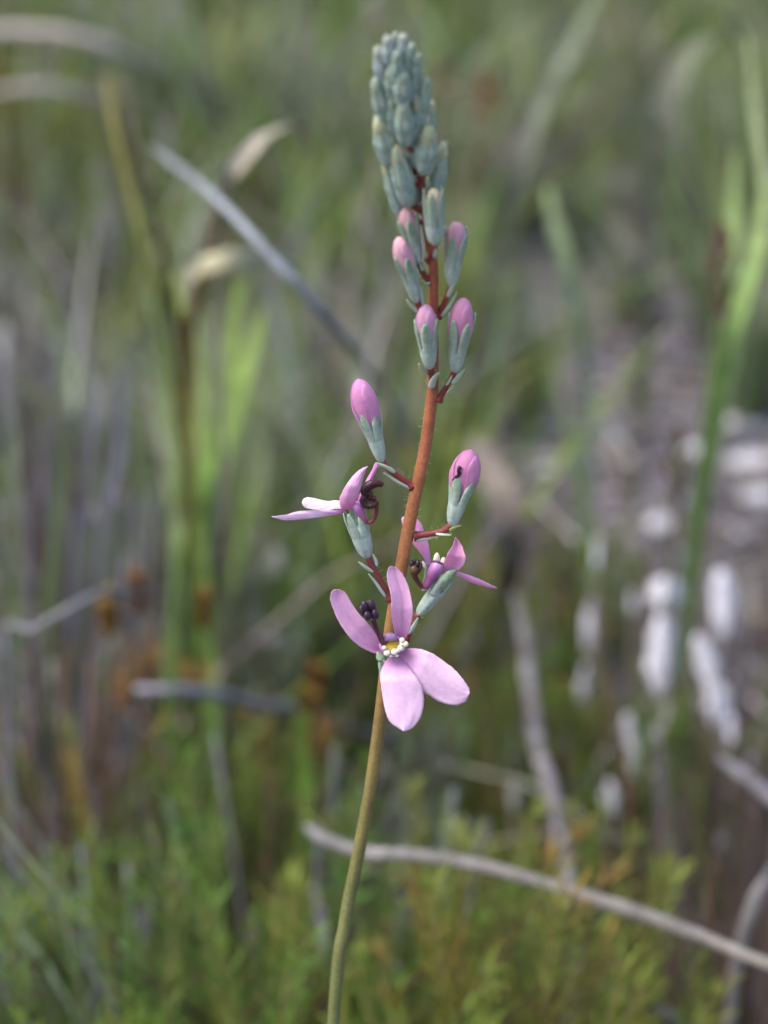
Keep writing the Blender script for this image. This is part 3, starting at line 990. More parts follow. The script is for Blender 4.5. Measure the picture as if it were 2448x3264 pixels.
# pale blades and stems in the upper scrub
for nm, lb, pts, cols, tb in [
    ('grass_leaf', 'long pale grey-green blade leaning over behind the spike', [(1920, -60, 1.15, 25), (1850, 90, 1.12, 38), (1760, 260, 1.10, 41), (1690, 450, 1.08, 43), (1645, 620, 1.08, 41), (1600, 760, 1.10, 38), (1570, 860, 1.14, 32)], [s(118, 128, 100), s(122, 128, 110), s(116, 120, 106), s(100, 106, 88)], False),
    ('grass_leaf', 'single pale green blade rising from the bare sand', [(1745, 600, 0.92, 20), (1770, 720, 0.90, 40), (1815, 880, 0.90, 48), (1850, 1030, 0.92, 44), (1870, 1180, 0.96, 35)], [s(136, 156, 108), s(140, 160, 124), s(132, 150, 120), s(120, 130, 100)], False),
    ('grass_leaf', 'pale arched blade among dark green sedges', [(2330, 110, 1.25, 40), (2250, 130, 1.22, 60), (2180, 200, 1.2, 70), (2130, 290, 1.2, 80), (2095, 400, 1.2, 70), (2080, 520, 1.24, 50)], [s(112, 120, 92), s(128, 128, 110), s(120, 122, 102), s(100, 108, 74)], False),
    ('dry_twig', 'pale dead twig at the far edge of the bare sand', [(2440, 560, None, 24), (2350, 605, None, 40), (2250, 640, None, 46), (2150, 690, None, 50), (2060, 760, None, 44)], [s(170, 162, 156), s(174, 164, 162), s(150, 140, 140)], True),
    ('dry_leaf', 'broad tan dead leaf standing beside the plump pink bud', [(1510, 1400, 0.86, 40), (1545, 1470, 0.84, 84), (1590, 1570, 0.83, 110), (1625, 1680, 0.83, 110), (1625, 1800, 0.85, 80), (1610, 1950, 0.9, 50)], [s(130, 120, 108), s(148, 136, 126), s(140, 128, 118), s(110, 98, 86)], False),
    ('dead_stalk', 'straight pale dead stem slanting across the bare sand', [(1640, 1130, None, 34), (1720, 1240, None, 48), (1830, 1380, None, 54), (1930, 1500, None, 58), (2000, 1610, None, 56)], [s(158, 146, 140), s(170, 160, 152), s(176, 168, 160), s(150, 140, 132)], True),
    ('dead_stalk', 'tan dead stem lying behind the reddish flower stem', [(1340, 1330, None, 40), (1420, 1300, None, 70), (1520, 1260, None, 76), (1620, 1215, None, 60), (1680, 1180, None, 40)], [s(140, 130, 112), s(158, 144, 124), s(154, 142, 126), s(140, 130, 120)], True),
    ('dead_stalk', 'grey dead stem slanting at the edge of the dark dead stems', [(2300, 2420, 0.56, 36), (2360, 2470, 0.55, 46), (2448, 2560, 0.54, 48), (2540, 2680, 0.53, 46)], [s(150, 148, 156), s(150, 146, 152), s(120, 116, 122)], True),
    ('dead_stalk', 'bleached stem curving out of the dark dead stems', [(2460, 2760, 0.47, 40), (2410, 2860, 0.465, 46), (2370, 2960, 0.465, 44), (2345, 3060, 0.47, 40)], [s(166, 160, 160), s(160, 154, 152), s(130, 122, 120)], True),
    ('dry_twig', 'dull grey twig low beside the orange-tipped shrub', [(1920, 3130, 0.44, 36), (2010, 3170, 0.43, 44), (2110, 3225, 0.43, 46), (2230, 3290, 0.43, 44)], [s(130, 124, 126), s(136, 130, 134), s(110, 104, 106)], True)]:
    strip(nm, lb, {'dead_stalk': 'stalk', 'dry_twig': 'twig', 'dry_leaf': 'leaf', 'grass_leaf': 'leaf'}[nm], pts, cols, M_DRY if nm.startswith('d') else M_LEAF, tube=tb, root=None if pts[0][2] is None else 'last')
# broad dead reed leaves in two clumps
for nm, lb, foot, rng, n, rc in (('dead_reed', 'clump of broad dead grey reed leaves behind the low arching twig', (150, 2300, 0.72), (-80, 430, 1120, 1700, 0.66, 0.82), 22, [s(108, 108, 120), s(86, 84, 92), s(66, 58, 56), s(122, 122, 134), s(84, 100, 62), s(56, 48, 46), s(74, 92, 54)]),
                             ('dead_reed', 'clump of broad dead grey reed leaves behind the pale arching stalk', (2250, 2900, 0.58), (1950, 2520, 2350, 2850, 0.52, 0.66), 22, [s(70, 60, 54), s(84, 76, 76), s(58, 48, 42), s(96, 90, 96), s(74, 80, 46)])):
    cl = empty(nm, drop(P(*foot)))
    tag(cl, lb, 'reed')
    for k in range(n):
        x0, y0, d = RB.uniform(rng[0], rng[1]), RB.uniform(rng[2], rng[3]), RB.uniform(rng[4], rng[5])
        wd = RB.uniform(12, 44)
        c = jit(RB.choice(rc), 0.3, RB)
        x1 = x0 * 0.5 + foot[0] * 0.5 + RB.uniform(-60, 60)
        strip('blade', None, None, [(x0, y0, d, 14), (x0 * 0.85 + x1 * 0.15 + RB.uniform(-20, 20), y0 + 200, d, wd), (x0 * 0.5 + x1 * 0.5, y0 + 520, d, wd), (x1, y0 + 900, d, wd * 0.8)],
              [c, c, mixc(c, BROWNS[0], 0.5)], M_DRY, tube=False, n=16, root='last', parent=cl)
# slanting grey-green blades of a clump that leans in from one side
lp = empty('leaning_sedge', drop(P(420, 3500, 0.42)))
tag(lp, 'sedge clump with long grey-green blades leaning over the green shrubs', 'sedge')
for k in range(11):
    x0, y0 = RB.uniform(-200, 20), RB.uniform(2350, 3150)
    d = RB.uniform(0.40, 0.55)
    x1, y1 = x0 + RB.uniform(260, 460), y0 + RB.uniform(480, 700)
    wd = RB.uniform(7, 16)
    c = jit(RB.choice([s(122, 134, 116), s(120, 122, 134), s(96, 124, 70), s(140, 144, 150)]), 0.25, RB)
    strip('blade', None, None, [(x0, y0, d, wd * 0.4), (x0 * 0.6 + x1 * 0.4 + RB.uniform(-15, 30), y0 * 0.6 + y1 * 0.4, d, wd), (x1, y1, d, wd)], [c, mixc(c, GREENS[0], 0.3)], M_LEAF, tube=False, n=16, root='last', parent=lp)


# --- upright flakes standing in for pale patches, mainly bright sand between stems
def flake(px, py, wpx, hpx, d, tilt, i):
    tone = (s(226, 225, 236), s(186, 184, 192)) if px > 1850 else (s(150, 150, 146), s(124, 122, 116))
    d += 0.10
    wpx, hpx = wpx * (0.9 if wpx >= 70 and px > 2050 else 0.58), hpx * 1.2
    c = P(px, py, d)
    k = d / FPX
    up = (UP + RIGHT * tilt).normalized()
    sd = (RIGHT - up * RIGHT.dot(up)).normalized()
    nn = up.cross(sd)
    r = random.Random(i)
    grid, cols = [], []
    foot = drop(c + Vector((0, 0.004, 0)))
    for a in range(9):
        u = a / 8
        row, cr = [], []
        wf = (0.12 + 0.95 * math.sin(math.pi * min(1, 0.06 + 0.86 * u)) ** 0.8) * (1 + 0.22 * r.uniform(-1, 1))
        for b in range(5):
            v = b / 4 * 2 - 1
            row.append(c + up * ((u - 0.5) * hpx * k) + sd * (v * 0.5 * wpx * k * wf) + nn * (0.18 * wpx * k * v * v + 0.1 * hpx * k * (u - 0.5) ** 2))
            cr.append(mixc(tone[0], tone[1], r.random() * 0.6))
        grid.append(row)
        cols.append(cr)
    o = empty('stand_in_stalk', foot)
    tag(o, 'papery ' + ('white' if px > 1850 else 'grey') + ' stand-in patch ' + where(px, py, d), 'dead plant', 'papery stand-in patches on stalks')
    mb = MB()
    mb.sheet(grid, cols, 0.0004)
    put('stand_in_patch', mb, M_LITTER, o, c)
    mb = MB()
    p0 = grid[0][2]
    mb.tube([p0 + up * (0.2 * hpx * k) + nn * 0.0005, p0, p0.lerp(foot, 0.5) + RIGHT * 0.003, foot], [0.0006, 0.0007, 0.0009, 0.001], s(140, 128, 116), seg=6)
    put('stalk', mb, M_DRY, o, foot)


for i, (px, py, wd, ht, d, tl) in enumerate([(2125, 1895, 110, 90, 0.66, 0), (2110, 2090, 95, 220, 0.66, 0.05), (2310, 1930, 90, 190, 0.68, -0.05), (2265, 2150, 70, 220, 0.64, -0.35), (2290, 2250, 80, 120, 0.63, 0), (2330, 2330, 50, 90, 0.62, 0),
                                             (2005, 2330, 70, 90, 0.64, 0), (2015, 2420, 75, 100, 0.63, 0.1), (2090, 2400, 60, 150, 0.62, 0), (2090, 2500, 55, 70, 0.6, 0), (1945, 2545, 70, 90, 0.6, 0), (2130, 2290, 60, 90, 0.64, 0.2),
                                             (1850, 2480, 70, 120, 0.64, 0), (1880, 2000, 60, 150, 0.74, 0.1), (1470, 2650, 75, 70, 0.56, 0.3), (1640, 2540, 60, 70, 0.58, 0), (1810, 2380, 60, 60, 0.66, 0),
                                             (880, 1800, 110, 90, 0.8, 0.3), (960, 1860, 90, 70, 0.8, 0), (290, 1600, 50, 110, 0.66, -0.5), (220, 1340, 90, 80, 0.8, 0), (320, 1330, 50, 200, 0.8, 0.1), (620, 1120, 60, 110, 0.78, 0), (20, 1100, 60, 130, 0.7, 0),
                                             (890, 2050, 130, 60, 0.74, 0), *[(RB.uniform(1850, 2440), RB.uniform(1650, 2750), RB.uniform(24, 50), RB.uniform(30, 110), RB.uniform(0.58, 0.75), RB.uniform(-0.5, 0.5)) for _ in range(12)], (1190, 1330, 90, 60, 0.95, 0.2), (350, 2070, 60, 90, 0.62, 0.4), (170, 2150, 60, 90, 0.6, -0.3), (30, 2330, 60, 110, 0.56, -0.4)]):
    flake(px, py, wd, ht, d, tl, i)

# --- labels: where two would read the same, say also what else stands near
from collections import defaultdict
seen = defaultdict(list)
for o in COL.objects:
    if o.parent is None and 'label' in o and 'group' in o:
        seen[o['label']].append(o)
ORD = ['first', 'second', 'third', 'fourth', 'fifth', 'sixth', 'seventh', 'eighth', 'ninth', 'tenth', 'eleventh', 'twelfth', 'thirteenth', 'fourteenth', 'fifteenth', 'sixteenth']
foot = Vector((-0.02, 0.23, 0.0))
for lb, obs in seen.items():
    if len(obs) < 2:
        continue
    obs.sort(key=lambda o: (Vector(o.location) - foot).length)
    for i, o in enumerate(obs):
        new = lb + ', ' + ORD[min(i, 15)] + ' from the flower stem'
        if len(new.split()) <= 16 and i < 16:
            o['label'] = new
# ------------------------------------------------------------------ the flowering plant
def SD(py):
    return D0 + ((py - 1900) * math.tan(PITCH) - max(0.0, 1250 - py) * 0.3) * D0 / FPX


def Q(px, py, mm=0.0):
    """Photograph pixel on the upright plane of the flower stem, mm millimetres towards the viewer."""
    return P(px, py, SD(py) - mm / 1000.0)


def U(py):
    return SD(py) / FPX


def crop(x0, y0, k):
    return lambda pts: [(x0 + p[0] * k, y0 + p[1] * k) + tuple(p[2:]) for p in pts]


c1 = crop(1130, 90, 0.27125)
c2 = crop(1180, 600, 0.29830)
c3 = crop(1050, 1180, 0.33152)
c4 = crop(840, 1420, 0.28933)
c5 = crop(1220, 1620, 0.24111)
c6 = crop(1020, 1780, 0.31344)

# stem: photograph pixels (x, y, width)
STEM = [(1063, 3264, 40), (1100, 2941, 41), (1141, 2727, 40), (1180, 2518, 41), (1210, 2300, 41), (1224, 2180, 41), (1245, 2000, 41),
        (1279, 1811, 42), (1310, 1644, 41), (1352, 1445, 39), (1375, 1280, 37), (1380, 1197, 36), (1381, 958, 33), (1380, 839, 30),
        (1362, 734, 26), (1346, 590, 24), (1322, 450, 22), (1298, 330, 20), (1272, 230, 16), (1254, 150, 10)]


def stem_xy(py):
    pts = sorted(STEM, key=lambda p: p[1])
    for a, b in zip(pts, pts[1:]):
        if a[1] <= py <= b[1]:
            k = (py - a[1]) / (b[1] - a[1])
            return a[0] + (b[0] - a[0]) * k, a[2] + (b[2] - a[2]) * k
    return pts[-1][0], pts[-1][2]


stem_pts = [Q(x, y) for x, y, _ in STEM]
low = stem_pts[0]
base_xy = low + (stem_pts[0] - stem_pts[2]) * 1.2
base = Vector((base_xy.x - 0.004, base_xy.y + 0.004, 0))
base.z = ground_z(base.x, base.y)
full = [base, base.lerp(low, 0.35) + Vector((-0.003, 0, 0)), base.lerp(low, 0.75) + Vector((-0.002, 0, 0))] + stem_pts
rad = [0.0009, 0.00085, 0.0008] + [wd * 0.5 * U(y) for x, y, wd in STEM]
samp = catmull([tuple(p) + (r,) for p, r in zip(full, rad)], 260)
plant = empty('trigger_plant', base)
tag(plant, 'slender pink trigger plant in flower on one tall reddish stem', 'plant')
STEM_ROWS = [(3264, s(100, 112, 66)), (2900, s(104, 112, 66)), (2500, s(118, 110, 64)), (2100, s(140, 106, 64)), (1800, s(158, 104, 66)), (1500, s(162, 98, 66)), (1200, s(158, 90, 64)), (800, s(150, 80, 60)), (500, s(134, 66, 54))]
STEM_COL = [(0.0, s(100, 112, 62))] + [(Q(1250, y).z, c) for y, c in STEM_ROWS]
mb = MB()
mb.tube([p[:3] for p in samp], [p[3] * (1 + 0.03 * noise.noise(Vector((p[2] * 300, 0, 0)))) for p in samp], [tuple(ch * (1 + 0.22 * noise.noise(Vector((p[2] * 900, 3.3, 0))) + 0.14 * noise.noise(Vector((p[2] * 260, 1.3, 0)))) for ch in lerp_keys(STEM_COL, p[2])) for p in samp], seg=20, bump=lambda u, th: 1 + 0.025 * math.cos(7 * th) + 0.02 * math.cos(3 * th + 40 * u))
stem = put('stem', mb, M_STEM, plant, base)
tag(stem, 'upright flower stem, rusty red above fading to olive green below')
mb = MB()
# tiny stalked gland hairs on the stem and on the stalks
HAIRS = MB()


def hair(p, d, ln=0.00042):
    d = d.normalized()
    HAIRS.tube([p, p + d * ln], [0.00003, 0.000022], s(190, 170, 150), seg=4, cap=False)
    HAIRS.ball(p + d * ln, 0.00006, 0.00006, 0.00006, s(190, 165, 120), seg=6, rings=4)


for k in range(60):
    py = random.uniform(1150, 1900)
    x, wd = stem_xy(py)
    a = random.uniform(0, 2 * math.pi)
    d = RIGHT * math.cos(a) - FWD * math.sin(a)
    hair(Q(x, py) + d * (wd * 0.5 * U(py)), d + UP * random.uniform(-0.3, 0.3), random.choice((0.00012, 0.0002, 0.0003, 0.00048)) * random.uniform(0.7, 1.2))

# narrow leaves of the basal tuft
for k in range(16):
    a = 2 * math.pi * k / 16 + random.uniform(-0.2, 0.2)
    d = Vector((math.cos(a), math.sin(a), 0))
    ln = random.uniform(0.06, 0.11)
    pts = [base + d * (ln * t * 0.8 + 0.001) + Vector((0, 0, 0.002 + ln * (0.75 * t - 0.55 * t * t))) for t in (0, 0.2, 0.4, 0.6, 0.8, 1.0)]
    mb = MB()
    mb.blade(pts, [0.0015, 0.0026, 0.003, 0.0028, 0.0019, 0.0003], [mixc(s(84, 100, 52), s(112, 116, 66), t / 5) for t in range(6)], Vector((-d.y, d.x, 0)))
    put('basal_leaf', mb, M_LEAF, plant, base)

TUBE_A, TUBE_B = s(180, 194, 186), s(142, 164, 150)
SEP_MID, SEP_EDGE, SEP_DARK = s(112, 140, 112), s(178, 196, 178), s(96, 122, 110)


def frame(b, t):
    a = (t - b)
    ln = a.length
    a.normalize()
    c = -FWD - a * (-FWD).dot(a)
    if c.length < 0.05:
        c = UP - a * UP.dot(a)
    c.normalize()
    return a, c, a.cross(c), ln


def stalk(parent, pts, r_px, col=(s(120, 48, 46), s(132, 58, 48)), name='pedicel'):
    """pts: (px,py,mm) from the stem to the calyx."""
    w3 = [tuple(Q(*p)) for p in pts]
    sm = catmull(w3, 14)
    u = U(pts[0][1])
    mb = MB()
    mb.tube(sm, [r_px * u * (1.08 - 0.15 * math.sin(math.pi * i / 13) + 0.7 * math.exp(-i * 0.9) + 0.05 * math.sin(i * 1.9)) for i in range(14)], [mixc(col[0], col[1], i / 13) for i in range(14)], seg=10)
    o = put(name, mb, M_PED, parent, Vector(sm[0]))
    for k in range(9):
        i = random.randrange(3, 13)
        p = Vector(sm[i])
        t = (Vector(sm[i + 1]) - Vector(sm[i - 1])).normalized()
        side = t.cross(-FWD).normalized() * random.choice((-1, 1)) + (-FWD) * random.uniform(0, 0.8)
        hair(p + side.normalized() * (r_px * u), side)
    return o


def bract(parent, pts, w_px, tint=0.0, flat=0.45):
    w3 = [tuple(Q(*p)) for p in pts]
    sm = catmull(w3, 10)
    u = U(pts[0][1])
    prof = [0.55, 0.85, 1, 1, 0.97, 0.92, 0.82, 0.68, 0.48, 0.2]
    ca = mixc(s(190, 204, 200), s(150, 168, 96), tint)
    cb = mixc(s(160, 182, 158), s(168, 178, 92), tint)
    mb = MB()
    mb.tube(sm, [w_px * 0.5 * u * f for f in prof], [mixc(ca, cb, i / 9) for i in range(10)], seg=8, flat=flat, ref=RIGHT)
    return put('bract', mb, M_BRACT, parent, Vector(sm[0]))


def calyx(name, b, t, w_px, f_tube, f_sep, phase=0.3, flare=1.0, nsep=5, sep_w=1.0, greens=(TUBE_A, TUBE_B, SEP_MID, SEP_EDGE), skip=(), tip_pale=None, funnel=1.0):
    """Calyx tube (the part's own mesh) with its sepals as children. b, t: (px,py,mm) of base and of the bud's tip."""
    B, T = Q(*b), Q(*t)
    a, c, r, L = frame(B, T)
    R = w_px * 0.5 * U(b[1])

    def pt(tt, ph, rr):
        return B + a * (tt * L) + (r * math.cos(ph) + c * math.sin(ph)) * rr
    mb = MB()
    N, S = 14, 20
    keys = [(0, 0.28), (0.05, 0.44), (0.16, 0.64), (0.35, 0.80), (0.6, 0.90), (1.0, 0.94)]
    rings = []
    for i in range(N):
        u = i / (N - 1)
        row = []
        for k in range(S):
            ph = 2 * math.pi * k / S
            rib = 0.5 + 0.5 * math.cos(nsep * (ph - phase))
            rr = R * lerp_keys(keys, u) * (funnel + (1 - funnel) * 0.35 * u) * (0.90 + 0.12 * rib)
            row.append(mb.add(pt(u * f_tube, ph, rr), mixc(greens[1], greens[0], 0.35 + 0.65 * rib * (1 - 0.4 * u))))
        rings.append(row)
    for r1, r2 in zip(rings, rings[1:]):
        for k in range(S):
            mb.f.append((r1[k], r1[(k + 1) % S], r2[(k + 1) % S], r2[k]))
    mb.f.append(tuple(reversed(rings[0])))
    mb.f.append(tuple(rings[-1]))
    part = put(name, mb, M_CALYX, plant, B)
    hw = [(0, 0.63), (0.3, 0.61), (0.5, 0.56), (0.75, 0.45), (0.9, 0.28), (1.0, 0.05)]
    for q in range(nsep):
        if q in skip:
            continue
        ph0 = phase + 2 * math.pi * q / nsep + random.uniform(-0.06, 0.06)
        top = f_sep * random.uniform(0.95, 1.02)
        fl = flare * random.uniform(0.95, 1.05)
        n, m = 14, 7
        grid, cols = [], []
        for i in range(n):
            u = i / (n - 1)
            tt = f_tube * 0.72 + (top - f_tube * 0.72) * u
            rr0 = R * lerp_keys([(0, 0.80 * (0.2 + 0.8 * funnel)), (0.15, 0.90 * (0.27 + 0.73 * funnel)), (0.3, 0.94 * (0.4 + 0.6 * funnel)), (0.65, 1.0 * (0.4 + 0.6 * fl)), (1.0, (0.95 + 0.35 * (1 - funnel)) * fl)], u)
            row, cr = [], []
            for j in range(m):
                v = j / (m - 1) * 2 - 1
                ph = ph0 + v * lerp_keys(hw, u) * sep_w
                rr = rr0 * (1.03 - 0.11 * abs(v) ** 2)
                row.append(pt(tt, ph, rr))
                e = abs(v) ** 3
                cc = mixc(greens[2], greens[3], min(1, 0.15 + 0.75 * e))
                cc = mixc(mixc(greens[1], greens[0], 0.7 - 0.4 * abs(v)), cc, min(1, max(0, u - 0.12) * 1.7))
                if tip_pale and u > 0.8:
                    cc = mixc(cc, tip_pale, (u - 0.8) / 0.2)
                cr.append(cc)
            grid.append(row)
            cols.append(cr)
        sb = MB()
        sb.sheet(grid, cols, R * 0.09)
        put('sepal', sb, M_CALYX, part, pt(f_tube * 0.72, ph0, R))
    return part, (B, T, a, c, r, L, R)


def corolla(parent, fr, f0, f1, w_k, lo, hi, fold_ph=0.35, fold=True, name='petal', wob=0.05):
    """The closed petals: a folded bud with one petal wrapped over the rest."""
    B, T, a, c, r, L, R = fr
    keys = [(0, 0.34), (0.15, 0.54), (0.38, 0.90), (0.55, 1.0), (0.75, 0.93), (0.88, 0.70), (0.96, 0.42), (1.0, 0.06)]

    def pt(u, ph, k=1.0):
        tt = f0 + (f1 - f0) * u
        rr = R * w_k * lerp_keys(keys, u) * k * (1 + wob * math.sin(2 * ph + 4 * u) + 0.02 * math.sin(5 * ph + 9 * u))
        return B + a * (tt * L) + (r * math.cos(ph) + c * math.sin(ph)) * rr
    mb = MB()
    N, S = 18, 20
    rings = []
    for i in range(N):
        u = i / (N - 1)
        row = []
        for k in range(S):
            ph = 2 * math.pi * k / S
            cc = mixc(lo, hi, min(1, max(0, (u - 0.12) / 0.55)))
            cc = mixc(cc, lo, 0.20 * (0.5 + 0.5 * math.sin(2 * ph + 5 * u)))
            row.append(mb.add(pt(u, ph), cc))
        rings.append(row)
    for r1, r2 in zip(rings, rings[1:]):
        for k in range(S):
            mb.f.append((r1[k], r1[(k + 1) % S], r2[(k + 1) % S], r2[k]))
    mb.f.append(tuple(rings[-1]))
    put(name, mb, M_PETAL, parent, pt(0, 0))
    if fold:
        for ph0, half, top in ((fold_ph, 1.0, 0.95), (fold_ph + 2.7, 0.95, 0.99)):
            n, m = 14, 11
            grid, cols = [], []
            for i in range(n):
                u0 = i / (n - 1)
                row, cr = [], []
                for j in range(m):
                    v = j / (m - 1) * 2 - 1
                    u = u0 * (top - 0.10 * (v + 0.3) ** 2)
                    row.append(pt(u, ph0 + v * half * (1 - 0.25 * u0 * u0) + 0.9 * u, 1.045 + 0.035 * (1 - v * v)))
                    ce = mixc(lo, mixc(hi, (0.9, 0.55, 0.8), 0.25 * u0), min(1, max(0, (u - 0.08) / 0.5)))
                    ce = mixc(ce, (0.42, 0.12, 0.34), 0.45 * abs(v) ** 6 + 0.12 * max(0, math.sin(v * 9)) ** 3)  # crease shade along the overlapping edges is put into the colour
                    cr.append(ce)
                grid.append(row)
                cols.append(cr)
            sb = MB()
            sb.sheet(grid, cols, R * 0.06)
            put(name, sb, M_PETAL, parent, pt(0, ph0))


PINK_LO, PINK_HI = s(222, 180, 206), s(232, 156, 210)
PALE_LO, PALE_HI = s(236, 214, 196), s(240, 178, 206)

# --- the closed grey-green buds packed along the top of the spike
SPIKE = [  # crop centre x, y, width, height, lean px of the tip, mm towards viewer, tip colour
    (545, 215, 170, 260, 10, 0.6, 1), (405, 245, 180, 290, -25, 1.2, 1), (660, 330, 150, 300, 30, -1.2, 0),
    (305, 430, 170, 390, -40, 0.0, 1), (720, 490, 160, 360, 45, 0.0, 0), (500, 440, 190, 300, 0, 2.0, 0),
    (565, 690, 220, 350, 15, 2.2, 0), (320, 840, 220, 440, -60, 0.6, 0), (800, 830, 220, 480, 40, 0.5, 0),
    (590, 1090, 270, 470, -10, 2.4, 0), (360, 1290, 250, 470, -60, 0.8, 2), (880, 1080, 150, 430, 45, -1.4, 2),
    (840, 1400, 290, 500, 20, 1.6, 2), (580, 1690, 290, 640, -70, 1.4, 2), (470, 1800, 220, 620, -110, -0.4, 2),
    (990, 1640, 220, 560, 25, -0.4, 3),
    (430, 640, 170, 340, -15, 1.0, 0), (690, 640, 165, 330, 25, 0.9, 0), (450, 990, 180, 400, -25, 1.1, 0), (720, 1030, 170, 420, 25, 0.9, 2), (480, 1470, 200, 480, -40, 0.9, 2),
    (690, 1330, 170, 450, 5, 0.4, 0), (740, 1740, 170, 500, 30, -0.9, 2), (470, 150, 110, 190, 0, 0.4, 1), (600, 420, 130, 260, 15, 1.2, 0)]
SG = (s(162, 180, 172), s(116, 142, 132), s(108, 138, 122), s(196, 208, 188))
for i, (x, y, wd, h, ln, mm, tip) in enumerate(SPIKE):
    wd, h, ln = wd * random.uniform(0.9, 1.06), h * random.uniform(0.94, 1.12), ln + random.uniform(-22, 22)
    (bx, by), (tx, ty) = c1([(x - ln * 0.7, y + h * 0.64), (x + ln * 1.2, y - h * 0.58)])
    greens = SG if tip != 1 else (s(160, 182, 184), s(140, 166, 164), s(166, 180, 176), s(206, 204, 200))
    pale = {0: None, 1: s(222, 208, 206), 2: s(176, 192, 156), 3: s(190, 200, 156)}[tip]
    part, fr = calyx('flower_bud', (bx, by, mm * 0.7), (tx, ty, mm), wd * 0.27125 * 1.0, 0.36, 0.98, phase=random.uniform(0, 1.2), flare=random.uniform(0.36, 0.52), sep_w=1.08,
                     greens=greens, tip_pale=pale)
    corolla(part, fr, 0.3, 1.0 if tip == 3 else 0.96, 0.72, s(170, 190, 150), s(212, 212, 176) if tip >= 2 else s(180, 194, 176), fold=False)
    sx, sw = stem_xy(by + 18)
    stalk(part, [(sx, by + 26, 0), ((sx + bx) / 2, by + 14, mm * 0.5), (bx, by - 2, mm * 0.7)], 8)


def pink_bud(cr, b, t, w, f_tube, f_sep, lo, hi, ped, bracts, mm=0.0, ckw=None, f1=1.0, phase=0.3, flare=1.0, wk=1.0, ped_r=10, mmt=None, fold_ph=0.35, f0=None, **kw):
    (b,), (t,) = cr([b]), cr([t])
    k = {c1: 0.27125, c2: 0.2983, c3: 0.33152}[cr]
    mmt = mm if mmt is None else mmt
    part, fr = calyx('flower_bud', (b[0], b[1], mm), (t[0], t[1], mmt), w * k, f_tube, f_sep + 0.05, phase=phase, flare=flare, funnel=0.72, **(ckw or {}))
    corolla(part, fr, f0 if f0 is not None else f_tube * 0.75, f1, wk, lo, hi, fold_ph=fold_ph, **kw)
    pp = cr(ped)
    sx, sw = stem_xy(pp[0][1])
    stalk(part, pp, ped_r)
    for bp in bracts:
        bract(part, cr(bp[0]), bp[1] * k, bp[2] if len(bp) > 2 else 0.0)
    return part


# bud with a cream tip, just above the pink ones
pink_bud(c2, (690, 600), (680, 0), 265, 0.36, 0.98, s(200, 200, 150), s(240, 226, 190), [(640, 760, 0), (665, 690, 1.2), (690, 595, 2.0)],
         [([(690, 740, 1.2), (700, 690, 1.8), (695, 640, 2.2)], 55)], mm=2.2, flare=0.8, wk=0.72, phase=0.55, ckw=dict(sep_w=0.95))
# two pale pink buds on one side, one on the other
pink_bud(c2, (520, 800), (365, 205), 230, 0.42, 0.83, s(214, 178, 172), s(236, 190, 196), [(640, 985, 0), (580, 930, 0.4), (520, 795, 0.4)],
         [([(560, 880, 0.8), (545, 840, 1.0), (530, 800, 1.2)], 40), ([(640, 1010, 0.6), (600, 1015, 0.9), (565, 1000, 1.0)], 45)], mm=0.5, wk=0.80, phase=0.25, flare=0.95)
pink_bud(c2, (495, 1215), (300, 520), 215, 0.38, 0.72, s(240, 220, 200), s(246, 196, 214), [(650, 1420, 0), (570, 1340, 0.8), (495, 1205, 1.0)],
         [([(500, 1320, 1.3), (430, 1250, 1.5), (385, 1180, 1.5)], 42, 0.2), ([(575, 1300, 1.0), (555, 1180, 1.4), (540, 1040, 1.6)], 36)], mm=1.2, wk=0.92, phase=1.45, flare=1.05)
pink_bud(c2, (865, 1045), (935, 365), 250, 0.40, 0.86, s(226, 196, 176), s(238, 186, 204), [(720, 1370, 0), (800, 1210, 0), (865, 1040, 0)],
         [([(760, 1370, 0.5), (860, 1240, 0.4), (930, 1100, 0.3)], 42, 0.3), ([(830, 1160, 0.6), (860, 1090, 0.8), (905, 1000, 0.9)], 48)], mm=0.2, wk=0.86, phase=0.65, flare=1.0)
# two stronger pink buds
pink_bud(c2, (635, 1925), (590, 1245), 250, 0.36, 0.76, s(214, 180, 194), s(238, 182, 214), [(665, 2060, 0), (650, 2000, 0.8), (635, 1915, 1.4)],
         [([(600, 1990, 1.2), (550, 1930, 1.6), (520, 1870, 1.8)], 55, 0.5), ([(650, 2140, 1.0), (680, 2040, 1.5), (740, 1965, 1.8)], 75, 0.1)], mm=1.8, wk=0.86, phase=0.5, flare=1.02)
pink_bud(c2, (905, 1960), (1005, 1175), 250, 0.30, 0.74, s(212, 164, 188), s(240, 170, 206), [(730, 2260, 0), (820, 2110, 0.3), (905, 1950, 0.6)],
         [([(880, 2090, 0.8), (950, 2010, 1.0), (1015, 1930, 1.0)], 60, 0.15), ([(815, 2110, 0.6), (850, 2050, 0.9), (880, 1990, 0.9)], 34), ([(800, 2220, -0.3), (870, 2150, -0.3), (930, 2060, -0.2)], 40, 0.4)],
         mm=0.6, wk=0.95, phase=1.0, flare=1.08)
# the purple-pink bud on a long stalk beside the stem
pink_bud(c3, (505, 885), (275, 85), 215, 0.34, 0.585, PINK_LO, PINK_HI, [(800, 1115, 0), (660, 1020, 0.3), (560, 940, 0.5), (510, 878, 0.5)],
         [([(630, 985, 0.9), (540, 930, 1.2), (440, 890, 1.3)], 50, 0.15), ([(790, 1145, 0.3), (650, 1070, 0.6), (520, 985, 0.6)], 34)], mm=0.5, wk=1.08, phase=1.0, flare=1.0, f0=0.30, ped_r=10.5)
